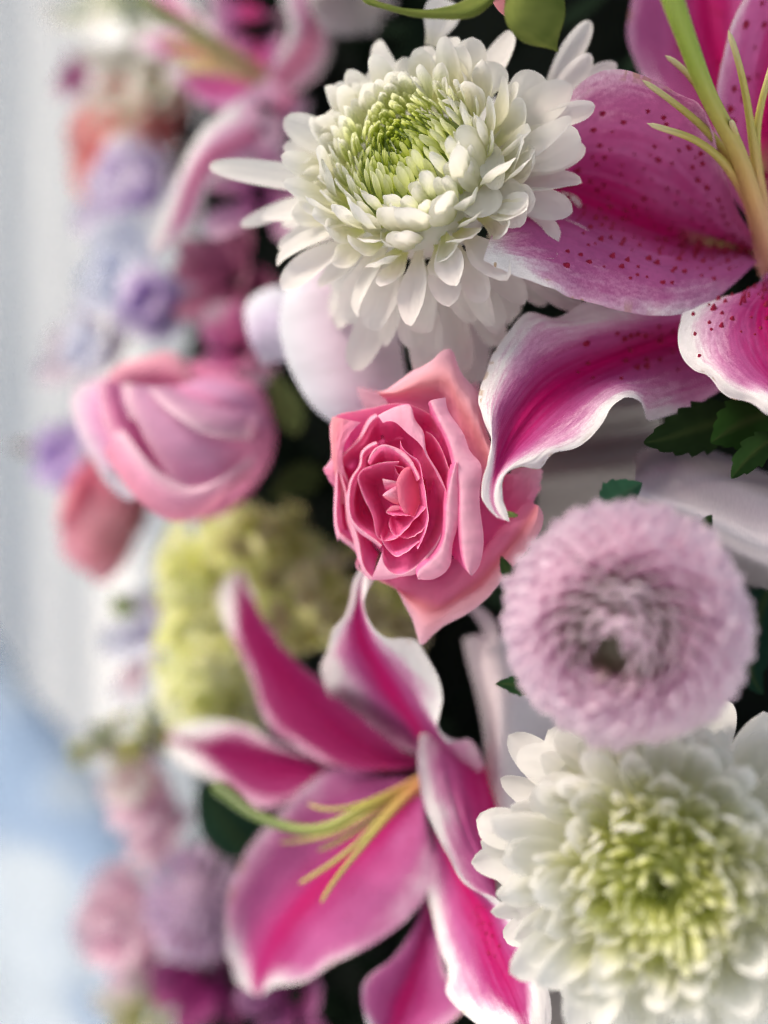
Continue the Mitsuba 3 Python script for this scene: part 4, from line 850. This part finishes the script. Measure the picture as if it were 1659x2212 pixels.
# ------------------------------------------------------------------ bud with sepals at the top edge
def top_bud():
    t = thing('flower_bud', 'pink flower bud with two green sepals hanging in at the top edge', 'flower bud')
    Zt = zoom(1200, 0, 1.2762)
    def sep(curves, seed, label):
        G = ruffle(surf([w3(Zt(c)) for c in curves], None, 18, 50), 0.0003, 5, seed, 2, 0.0002)
        m = grid_mesh(G)
        u, v = m[2][:, 0], m[2][:, 1]
        nz = meshkit.fbm(np.stack([u * 4, v * 7, 0 * u + seed], -1), 3, seed)
        c = lerp3((0.055, 0.085, 0.018), (0.16, 0.19, 0.05), nz)
        c = lerp3(c, (0.32, 0.34, 0.16), sst(0.9, 1.0, np.abs(u - 0.5) * 2) * 0.6)
        put(t, 'sepal', m, 'leaf_skin', color=c, label=label)
    sep([[(290, -30, 32), (300, 15, 31.8), (370, 40, 31.6), (480, 70, 31.4), (600, 92, 31.2), (720, 98, 31.1), (850, 85, 31), (920, 40, 31), (960, 0, 31), (1000, -60, 31)],
         [(288, -30, 31.9), (330, 5, 31.6), (420, 35, 31.3), (530, 52, 31.0), (640, 60, 30.8), (740, 62, 30.7), (830, 50, 30.6), (890, 20, 30.6), (940, -20, 30.7), (990, -70, 30.9)],
         [(286, -32, 32), (340, -5, 31.9), (430, 25, 31.8), (540, 44, 31.7), (650, 44, 31.6), (740, 22, 31.5), (800, 0, 31.5), (850, -20, 31.4), (910, -50, 31.3), (980, -90, 31.2)]], 61, 'slender curled green sepal')
    sep([[(1100, -180, 31.4), (1030, -60, 31.2), (1000, 40, 31), (1010, 110, 30.9), (1050, 170, 30.9), (1110, 215, 31), (1190, 240, 31.1), (1270, 262, 31.3)],
         [(1140, -180, 31), (1110, -60, 30.4), (1100, 40, 30.2), (1110, 120, 30.2), (1150, 180, 30.4), (1200, 220, 30.7), (1272, 262, 31.3)],
         [(1200, -180, 31.2), (1240, -60, 30.8), (1260, 40, 30.7), (1260, 120, 30.7), (1255, 180, 30.8), (1256, 225, 31), (1275, 263, 31.3)],
         [(1250, -180, 31.6), (1290, -60, 31.3), (1300, 40, 31.2), (1296, 110, 31.1), (1280, 160, 31.1), (1268, 220, 31.2), (1278, 264, 31.3)]], 62, 'broad cupped green sepal')
    b = at(*[q for q in Zt([(1080, -150)])[0]], 32)
    core = b + np.array([0.0095, 0.0095, 0.0135]) * sphere_pts()
    n_ = meshkit.fbm(core * 300, 2, 3)
    put(t, 'bud', (core, sphere_faces()), 'rose_petal', color=lerp3((0.72, 0.28, 0.36), (0.8, 0.42, 0.46), n_))
    tip = ruffle(surf([w3(Zt([(860, -90, 31.4), (900, -10, 31.2), (945, 8, 31.1), (1010, -10, 31.1), (1040, -80, 31.3)])), w3(Zt([(870, -160, 31.4), (920, -60, 30.9), (960, -40, 30.8), (1000, -60, 30.8), (1035, -160, 31.2)])), w3(Zt([(900, -220, 32), (930, -200, 31.6), (960, -190, 31.5), (990, -200, 31.5), (1020, -220, 32)]))], None, 12, 24), 0.0002, 4, 8, 2, 0.0001)
    put(t, 'petal', grid_mesh(tip), 'rose_petal', color=np.tile([0.78, 0.34, 0.40], (12 * 24, 1)))

top_bud()

# ------------------------------------------------------------------ blurred flowers on the left
def sheet(t, curves, cols, Z=ID, us=None, amp=0.0006, seed=1, nu=20, nv=40, fine=0.0003, bsdf='soft_petal', name='petal', vcols=None):
    G = ruffle(surf([w3(Z(c)) for c in curves], us, nu, nv), amp, 6, seed, 2.0, fine)
    m = grid_mesh(G)
    x = np.linspace(0, 1, len(cols))
    c = np.stack([np.interp(m[2][:, 0], x, np.array(cols)[:, k]) for k in range(3)], -1)
    c = c * (1 + 0.22 * (meshkit.fbm(np.stack([m[2][:, 0] * 3, m[2][:, 1] * 14, 0 * m[2][:, 0] + seed], -1), 3, seed) - 0.5))[:, None]
    if vcols is not None:
        x = np.linspace(0, 1, len(vcols))
        c = np.clip(c * np.stack([np.interp(m[2][:, 1], x, np.array(vcols)[:, k]) for k in range(3)], -1), 0, 0.9)
    put(t, name, m, bsdf, color=c)

MV, MP, MW, MD = (0.66, 0.36, 0.58), (0.68, 0.24, 0.42), (0.74, 0.66, 0.74), (0.45, 0.07, 0.22)

def mauve_bud():
    t = thing('rose', 'half open mauve pink rose bud left of the sharp rose', 'rose')
    sheet(t, [[(560, 195, 41.6), (590, 330, 41.2), (660, 470, 41.0), (740, 600, 41.4), (800, 695, 42)],
              [(600, 190, 41.4), (640, 310, 40.8), (715, 450, 40.6), (790, 580, 40.9), (840, 680, 41.6)],
              [(760, 215, 42.2), (820, 310, 41.2), (880, 430, 40.9), (920, 550, 41.2), (930, 660, 42)],
              [(1000, 300, 43.6), (1050, 390, 43), (1060, 490, 43), (1030, 590, 43.2), (960, 680, 43.6)],
              [(1130, 260, 47), (1190, 380, 46.6), (1180, 490, 46.6), (1110, 600, 46.6), (1000, 690, 46.4)]],
          [(0.76, 0.50, 0.62), (0.66, 0.36, 0.55), (0.62, 0.36, 0.55), (0.70, 0.30, 0.48), MP], ZQ3, seed=71, nu=40)
    sheet(t, [[(640, 205, 41.2), (730, 300, 40.4), (850, 385, 40.1), (980, 420, 41.0), (1080, 420, 43)],
              [(670, 200, 41.4), (770, 275, 40.5), (890, 345, 40.3), (1010, 375, 41.4), (1100, 370, 43.4)],
              [(720, 190, 42.6), (830, 240, 42.0), (940, 280, 42.0), (1050, 300, 42.8), (1130, 300, 44.4)]], [(0.82, 0.64, 0.72), (0.70, 0.42, 0.58), (0.66, 0.34, 0.54)], ZQ3, seed=69)
    sheet(t, [[(430, 165, 42.8), (440, 300, 42.4), (500, 450, 42.0), (590, 580, 42.0), (690, 710, 42.4)],
              [(480, 175, 42.8), (490, 300, 42.2), (555, 440, 41.7), (640, 570, 41.8), (730, 690, 42.2)],
              [(560, 180, 43.6), (590, 310, 43.0), (660, 450, 42.6), (740, 570, 42.6), (810, 670, 42.8)]], [(0.80, 0.52, 0.64), (0.68, 0.24, 0.44), (0.5, 0.08, 0.26)], ZQ3, seed=70)
    sheet(t, [[(1180, 480, 46), (1180, 330, 46), (1120, 200, 46), (1010, 150, 46), (900, 150, 46), (850, 200, 46)],
              [(1150, 420, 44.8), (1080, 300, 44), (1000, 230, 43.6), (920, 200, 43.6), (840, 180, 43.8), (780, 200, 44.2)],
              [(1120, 460, 45), (1000, 370, 43.2), (900, 300, 42.8), (800, 250, 43), (720, 230, 43.4), (640, 210, 44)]], [MP, MV, MP], ZQ3, seed=72)
    sheet(t, [[(440, 180, 45.4), (560, 85, 45.6), (650, 60, 45.8), (725, 42, 46), (800, 85, 46), (860, 180, 45.6)],
              [(470, 230, 44.8), (570, 150, 45), (660, 130, 45), (730, 130, 45), (790, 160, 45), (840, 210, 45)],
              [(560, 300, 46), (620, 240, 46), (680, 220, 46), (740, 220, 46), (790, 230, 46), (830, 250, 46)]], [(0.76, 0.42, 0.5), (0.72, 0.3, 0.42), MD], ZQ3, seed=73)
    sheet(t, [[(430, 560, 43.6), (350, 420, 44), (310, 300, 44.6), (320, 215, 45), (400, 165, 45), (450, 150, 45)],
              [(520, 560, 42.8), (440, 430, 43.2), (400, 320, 43.8), (410, 250, 44.2), (440, 200, 44.4), (480, 180, 44.6)],
              [(640, 620, 42), (560, 480, 42), (500, 380, 42.6), (480, 300, 43.2), (480, 250, 43.8), (520, 220, 44)]], [MW, MV, MP], ZQ3, seed=74)
    sheet(t, [[(520, 190, 42.6), (530, 250, 42.2), (555, 330, 42)], [(550, 180, 42.2), (565, 250, 41.6), (580, 340, 41.6)], [(600, 190, 42.8), (605, 260, 42.2), (600, 340, 42)]], [MV, (0.78, 0.6, 0.64), MV], ZQ3, seed=75)
    sheet(t, [[(450, 480, 41.6), (520, 590, 40.7), (600, 690, 40.1), (700, 765, 40.1), (820, 775, 40.5), (960, 690, 41.5), (1080, 600, 43.1)],
              [(480, 420, 41.1), (570, 540, 39.9), (680, 640, 39.3), (780, 690, 39.3), (880, 680, 39.9), (990, 610, 41.1), (1090, 540, 42.7)],
              [(520, 380, 41.7), (620, 490, 40.1), (730, 590, 39.9), (830, 630, 40.1), (920, 610, 40.5), (1010, 550, 41.5), (1100, 500, 42.7)]], [(0.74, 0.3, 0.42), (0.72, 0.34, 0.5), (0.80, 0.60, 0.70)], ZQ3, seed=76)
    sheet(t, [[(360, 330, 45), (400, 500, 44.5), (470, 620, 44.2), (560, 690, 44)], [(400, 330, 44.4), (450, 480, 43.8), (520, 590, 43.4), (600, 670, 43)], [(440, 330, 44.6), (500, 450, 44), (570, 560, 43.6), (650, 640, 43)]], [(0.6, 0.62, 0.72), MW, MV], ZQ3, seed=77)
    core = at(*ZQ3([(850, 430)])[0], 48.0) + np.array([0.030, 0.024, 0.033]) * sphere_pts()
    put(t, 'heart', (core, sphere_faces()), 'soft_petal', color=np.tile(MP, (len(core), 1)))

mauve_bud()

def bloom(name, label, cat, centre, axis, rings, seed, core=None, group=None):
    """Generic flower: rings of (count, alpha, alpha jitter, foot radius, variants)."""
    t = thing(name, label, cat, group)
    a, e1, e2 = basis(axis); rng = np.random.default_rng(seed)
    th = rng.uniform(0, 6)
    for count, al, jit, fr, var in rings:
        for i in range(count):
            th += 2 * math.pi / count + rng.normal() * 0.12
            r = math.cos(th) * e1 + math.sin(th) * e2
            place_petal(t, 'petal', var[rng.integers(len(var))], a, centre, th, math.radians(al + rng.normal() * jit), e1, e2, centre + r * fr, rng.uniform(0.9, 1.1), rng.normal() * 0.15)
        th += math.pi / max(count, 1)
    if core:
        p = centre + unit(axis) * core[1] + core[0] * sphere_pts(9)
        put(t, 'heart', (p, sphere_faces(9)), 'green_skin', color=np.tile(core[2], (len(p), 1)))
    return t

def rosey(seed, L, W, cols, curl=(0.3, 0.9)):
    return variants(4, seed, (L * 0.9, L * 1.1), (W * 0.9, W * 1.1), curl, (0.5, 0.9), (2, 3), cols, base=0.35, wide=0.6, nv=11, nu=7)

LAV = ((0.50, 0.40, 0.66), (0.66, 0.58, 0.78), (0.75, 0.70, 0.82))
LVP = ((0.40, 0.25, 0.58), (0.54, 0.40, 0.70), (0.65, 0.55, 0.78))
LVW = ((0.56, 0.60, 0.78), (0.70, 0.74, 0.86), (0.76, 0.79, 0.87))
PLL = ((0.5, 0.42, 0.5), (0.66, 0.58, 0.66), (0.74, 0.68, 0.74))
COR = ((0.55, 0.12, 0.13), (0.80, 0.30, 0.30), (0.84, 0.46, 0.45))
SAL = ((0.50, 0.10, 0.20), (0.74, 0.25, 0.36), (0.82, 0.43, 0.52))
PNK = ((0.60, 0.28, 0.44), (0.74, 0.48, 0.62), (0.80, 0.66, 0.74))
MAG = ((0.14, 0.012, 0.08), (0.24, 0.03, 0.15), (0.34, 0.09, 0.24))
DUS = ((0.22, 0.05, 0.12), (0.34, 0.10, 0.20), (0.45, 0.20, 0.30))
CRM = ((0.62, 0.60, 0.44), (0.74, 0.72, 0.62), (0.80, 0.78, 0.74))

def left_flowers():
    # big pale lilac petals behind the white chrysanthemum
    t = thing('lisianthus', 'pale lilac flower with one big round petal under the white chrysanthemum', 'flower')
    sheet(t, [[(640, 590, 40), (605, 680, 40), (620, 780, 39.8), (660, 860, 39.6), (720, 918, 39.6)],
              [(720, 560, 39), (720, 680, 38.6), (740, 780, 38.4), (770, 850, 38.4), (790, 900, 38.8)],
              [(860, 560, 40), (860, 680, 39.6), (870, 780, 39.4), (880, 840, 39.4), (870, 890, 39.6)]], [LVW[2], (0.74, 0.60, 0.74), (0.72, 0.64, 0.70)], seed=81, amp=0.001)
    sheet(t, [[(530, 690, 45), (545, 640, 45), (600, 620, 45), (640, 640, 45)], [(540, 740, 44), (570, 700, 43.6), (610, 690, 43.4), (650, 700, 43.6)], [(570, 790, 44.6), (600, 780, 44.2), (630, 780, 44), (660, 790, 44)]], [LVW[2], LAV[1], LVW[1]], seed=82)
    sheet(t, [[(840, 620, 41), (900, 720, 41), (940, 830, 41)], [(930, 600, 40.4), (980, 720, 40.4), (1000, 830, 40.4)], [(1040, 620, 41), (1060, 720, 41), (1050, 830, 41)]], [(0.66, 0.58, 0.60), (0.70, 0.62, 0.62), (0.62, 0.54, 0.55)], seed=83)
    bloom('lisianthus', 'lavender flower with a rounded crown at the left, above the purple one', 'flower', at(310, 440, 64), (-0.4, -0.8, 0.4), [(5, 35, 6, 0.004, rosey(91, 0.034, 0.034, LAV)), (6, 70, 8, 0.006, rosey(92, 0.038, 0.036, LAV))], 91)
    bloom('lisianthus', 'bluish white flower beside the purple petals at the left', 'flower', at(290, 610, 60), (-0.4, -0.85, 0.2), [(5, 30, 6, 0.004, rosey(93, 0.026, 0.030, LVW)), (6, 70, 8, 0.006, rosey(94, 0.031, 0.032, LVW))], 92)
    bloom('lisianthus', 'strong purple flower above the mauve rose bud', 'flower', at(352, 668, 58), (-0.2, -0.95, 0.1), [(5, 25, 6, 0.003, rosey(95, 0.026, 0.028, LVP)), (5, 60, 8, 0.005, rosey(96, 0.026, 0.028, LAV))], 93)
    bloom('rose', 'coral orange rose under the top left lily', 'rose', at(305, 320, 68), (-0.5, -0.8, 0.1), [(4, 15, 6, 0.004, rosey(97, 0.034, 0.034, COR)), (6, 45, 8, 0.008, rosey(98, 0.036, 0.040, COR)), (6, 75, 8, 0.010, rosey(99, 0.040, 0.044, COR))], 94)
    bloom('rose', 'salmon red rose hanging at the left edge below the mauve bud', 'rose', at(262, 985, 60), (-0.14, -0.35, -0.93), [(4, 12, 5, 0.006, rosey(100, 0.058, 0.030, SAL)), (6, 17, 5, 0.009, rosey(101, 0.060, 0.034, SAL)), (6, 28, 6, 0.011, rosey(102, 0.050, 0.034, SAL))], 95)
    bloom('lisianthus', 'violet flower tucked between the salmon rose and the mauve bud', 'flower', at(160, 1000, 63), (-0.6, -0.7, 0.3), [(5, 40, 9, 0.004, rosey(103, 0.022, 0.022, LVP)), (5, 75, 9, 0.005, rosey(104, 0.024, 0.024, LVP))], 96)
    bloom('lisianthus', 'whitish lilac flower at the far left above the mauve bud', 'flower', at(215, 770, 60), (-0.5, -0.8, 0.2), [(5, 40, 9, 0.004, rosey(105, 0.022, 0.022, LVW)), (6, 75, 9, 0.005, rosey(106, 0.026, 0.024, PLL))], 97)
    bloom('chrysanthemum', 'cream blurred flower below the top left lily', 'chrysanthemum', at(330, 200, 66), (-0.4, -0.8, 0.4), [(8, 30, 8, 0.004, rosey(107, 0.028, 0.012, CRM)), (12, 60, 9, 0.008, rosey(108, 0.034, 0.014, CRM)), (14, 85, 9, 0.008, rosey(109, 0.038, 0.014, CRM))], 98, (0.01, 0.0, (0.4, 0.42, 0.2)))
    bloom('lily', 'small magenta bloom peeking out far left below the top left lily', 'flower', at(185, 178, 72), (-0.7, -0.6, 0.3), [(5, 50, 9, 0.003, rosey(110, 0.018, 0.014, MAG)), (5, 80, 9, 0.004, rosey(111, 0.022, 0.016, PNK))], 99)
    bloom('flower', 'pale green white blossom at the top behind the lily stamens', 'flower', at(255, 20, 66), (-0.4, -0.8, 0.4), [(6, 40, 9, 0.004, rosey(112, 0.030, 0.022, ((0.5, 0.58, 0.36), (0.72, 0.76, 0.64), CW))), (8, 80, 9, 0.006, rosey(113, 0.040, 0.024, ((0.5, 0.58, 0.36), (0.72, 0.76, 0.66), CW)))], 100)
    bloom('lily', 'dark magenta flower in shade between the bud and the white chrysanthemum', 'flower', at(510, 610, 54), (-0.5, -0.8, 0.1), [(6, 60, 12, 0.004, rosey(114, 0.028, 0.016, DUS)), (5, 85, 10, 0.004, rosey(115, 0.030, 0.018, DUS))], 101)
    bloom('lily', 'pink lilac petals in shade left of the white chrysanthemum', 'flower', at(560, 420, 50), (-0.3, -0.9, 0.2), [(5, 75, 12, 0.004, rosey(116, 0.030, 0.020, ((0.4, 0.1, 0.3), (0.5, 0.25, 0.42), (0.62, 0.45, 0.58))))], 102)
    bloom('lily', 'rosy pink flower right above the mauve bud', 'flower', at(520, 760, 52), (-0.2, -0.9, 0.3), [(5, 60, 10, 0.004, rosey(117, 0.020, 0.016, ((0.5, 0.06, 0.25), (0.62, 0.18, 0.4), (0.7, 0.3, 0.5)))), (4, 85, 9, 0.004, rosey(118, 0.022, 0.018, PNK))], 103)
    bloom('flower', 'round greyish white petals at the top beside the pink lily petal', 'flower', at(760, -40, 50), (0, -0.8, -0.6), [(5, 55, 8, 0.004, rosey(119, 0.026, 0.024, ((0.5, 0.48, 0.5), (0.62, 0.58, 0.6), (0.64, 0.6, 0.62))))], 104)
    # bottom left group
    pompon('pompon_chrysanthemum', 'tall lilac pompon seen from the side at the lower left', at(425, 1950, 56), (-0.75, -0.62, 0.1), 0.026, ((0.40, 0.22, 0.42), (0.62, 0.46, 0.64), (0.74, 0.62, 0.76)), 110, 121, 0.010, 0.007, (0.3, 0.2, 0.3), detail=(6, 5))
    bloom('rose', 'pale pink blurred rose at the bottom left, left of the lilac pompon', 'rose', at(310, 2000, 62), (-0.6, -0.75, 0.2), [(4, 15, 6, 0.004, rosey(122, 0.028, 0.028, PNK)), (6, 45, 8, 0.007, rosey(123, 0.032, 0.034, PNK)), (6, 75, 8, 0.008, rosey(124, 0.032, 0.036, PNK))], 105)
    bloom('chrysanthemum', 'lilac pink blossom above the pompon at the lower left', 'chrysanthemum', at(375, 1790, 60), (-0.7, -0.5, 0.3), [(8, 40, 9, 0.004, rosey(125, 0.022, 0.011, PNK)), (10, 70, 9, 0.005, rosey(126, 0.026, 0.012, PNK))], 106)
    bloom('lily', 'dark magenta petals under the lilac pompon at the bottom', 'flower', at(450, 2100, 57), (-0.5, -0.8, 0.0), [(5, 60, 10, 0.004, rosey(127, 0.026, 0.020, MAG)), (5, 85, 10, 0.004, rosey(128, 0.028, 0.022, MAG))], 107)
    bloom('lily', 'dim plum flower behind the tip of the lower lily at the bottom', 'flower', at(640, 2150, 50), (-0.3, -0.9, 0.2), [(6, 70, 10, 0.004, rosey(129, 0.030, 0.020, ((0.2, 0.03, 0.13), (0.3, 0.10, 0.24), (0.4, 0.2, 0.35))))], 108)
    bloom('flower', 'pinkish beige blossom left of the lower lily', 'flower', at(320, 1690, 60), (-0.6, -0.7, 0.2), [(6, 50, 9, 0.004, rosey(130, 0.022, 0.018, ((0.6, 0.48, 0.44), (0.72, 0.6, 0.58), CW))), (6, 80, 9, 0.004, rosey(131, 0.026, 0.02, PNK))], 109)
    bloom('lisianthus', 'greyish lilac petals left of the green hydrangea', 'flower', at(335, 1390, 58), (-0.6, -0.7, 0.2), [(5, 50, 9, 0.004, rosey(132, 0.024, 0.022, LVW)), (5, 80, 9, 0.004, rosey(133, 0.028, 0.024, ((0.6, 0.3, 0.4), (0.7, 0.5, 0.58), LVW[2])))], 110)
    bloom('flower', 'yellow green and cream blossom at the bottom edge', 'flower', at(330, 2200, 60), (-0.5, -0.8, 0.3), [(7, 45, 9, 0.004, rosey(134, 0.022, 0.014, ((0.3, 0.34, 0.1), (0.5, 0.5, 0.26), CRM[1]))), (8, 80, 9, 0.004, rosey(135, 0.03, 0.016, CRM))], 111)

left_flowers()

def floret_head(name, label, cat, blobs, fl, seed, cols, size, group=None):
    """Hydrangea-like head: many four-petalled florets over ellipsoids (centre, radii, count)."""
    t = thing(name, label, cat, group)
    rng = np.random.default_rng(seed)
    var = [rosey(seed + i, size, size * 0.95, c, (0.0, 0.5)) for i, c in enumerate(cols)]
    for c, rad, n in blobs:
        for i in range(n):
            d = unit(rng.normal(size=3))
            if d[1] > 0.35: d[1] *= -1
            p = c + d * rad
            a, e1, e2 = basis(unit(d + rng.normal(size=3) * 0.25))
            v = var[rng.integers(len(var))]
            th = rng.uniform(0, 6)
            for k in range(4):
                th += math.pi / 2
                place_petal(t, 'petal', v[rng.integers(len(v))], a, p, th, math.radians(68 + rng.normal() * 10), e1, e2, p, rng.uniform(0.85, 1.15))
    for c, rad, n in blobs:
        p = c + rad * 0.8 * sphere_pts(9)
        put(t, 'heart', (p, sphere_faces(9)), 'green_skin', color=np.tile([0.66, 0.68, 0.30], (len(p), 1)))

GH = [((0.72, 0.78, 0.30), (0.86, 0.88, 0.50), (0.88, 0.90, 0.64)), ((0.76, 0.78, 0.36), (0.87, 0.88, 0.60), (0.89, 0.89, 0.74)), ((0.56, 0.62, 0.12), (0.78, 0.80, 0.32), (0.84, 0.85, 0.52))]
floret_head('hydrangea', 'pale yellow green hydrangea head left of the lower lily', 'hydrangea', [(at(462, 1430, 54), np.array([0.021, 0.02, 0.036]), 62), (at(468, 1240, 54.5), np.array([0.022, 0.02, 0.028]), 48)], 4, 141, GH, 0.0108)
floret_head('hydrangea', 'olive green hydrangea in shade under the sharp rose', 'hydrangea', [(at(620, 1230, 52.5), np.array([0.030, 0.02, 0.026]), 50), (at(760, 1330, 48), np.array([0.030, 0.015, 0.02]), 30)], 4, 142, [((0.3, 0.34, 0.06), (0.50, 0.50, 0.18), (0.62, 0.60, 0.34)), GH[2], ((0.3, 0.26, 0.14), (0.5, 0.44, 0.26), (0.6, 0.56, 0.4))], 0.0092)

def filler():
    t = thing('filler_flower', 'sprig of tiny yellow green filler blossoms at the left, above the blue cloth', 'flower sprig')
    rng = np.random.default_rng(7)
    a0, a1 = at(380, 1560, 56), at(150, 1625, 58)
    st = tube([a0, (a0 + a1) / 2 + [0, 0, 0.004], a1], [0.0014, 0.0008], 16, 6)
    put(t, 'stem', st, 'green_skin', color=np.tile([0.08, 0.12, 0.04], (len(st[0]), 1)))
    for i in range(70):
        f = rng.beta(1.1, 1.2)
        p = a0 + (a1 - a0) * f + rng.normal(size=3) * np.array([0.004, 0.007, 0.008]) * (1.2 - 0.8 * f)
        q = p + sphere_pts(6) * rng.uniform(0.0016, 0.0032)
        put(t, 'blossom', (q, sphere_faces(6)), 'green_skin', color=np.tile(np.array([(0.14, 0.17, 0.05), (0.40, 0.36, 0.06), (0.07, 0.09, 0.04), (0.36, 0.38, 0.18)][rng.integers(4)]), (len(q), 1)))

filler()
leaf([(560, 1850, 52), (500, 1800, 51), (460, 1740, 50.5), (430, 1690, 50)], 0.028, (0.012, 0.03, 0.018), (0.02, 0.05, 0.03), DRIB, 'dark round leaf behind the green style of the lower lily')
leaf([(640, 940, 50), (620, 880, 49), (600, 840, 48.5), (590, 800, 48)], 0.014, (0.10, 0.15, 0.05), (0.2, 0.25, 0.1), DRIB, 'light green leaf right of the mauve rose bud', seed=3)
leaf([(700, 1020, 50), (640, 1040, 49), (580, 1080, 48.5)], 0.016, (0.03, 0.045, 0.015), (0.06, 0.08, 0.03), DRIB, 'olive leaf in shade left of the sharp rose', seed=4)
leaf([(290, 1330, 58), (262, 1310, 58), (245, 1280, 58)], 0.012, (0.14, 0.2, 0.03), (0.22, 0.3, 0.05), DRIB, 'small bright green bud leaf below the salmon rose', seed=5)
tw = tube([at(200, 985, 66), at(110, 975, 68), at(20, 962, 70)], [0.003, 0.005, 0.003], 14, 8)
add_single('twig', tw, 'green_skin', 'dim brown twig poking out at the far left edge', 'twig', color=np.tile([0.16, 0.13, 0.13], (len(tw[0]), 1)))
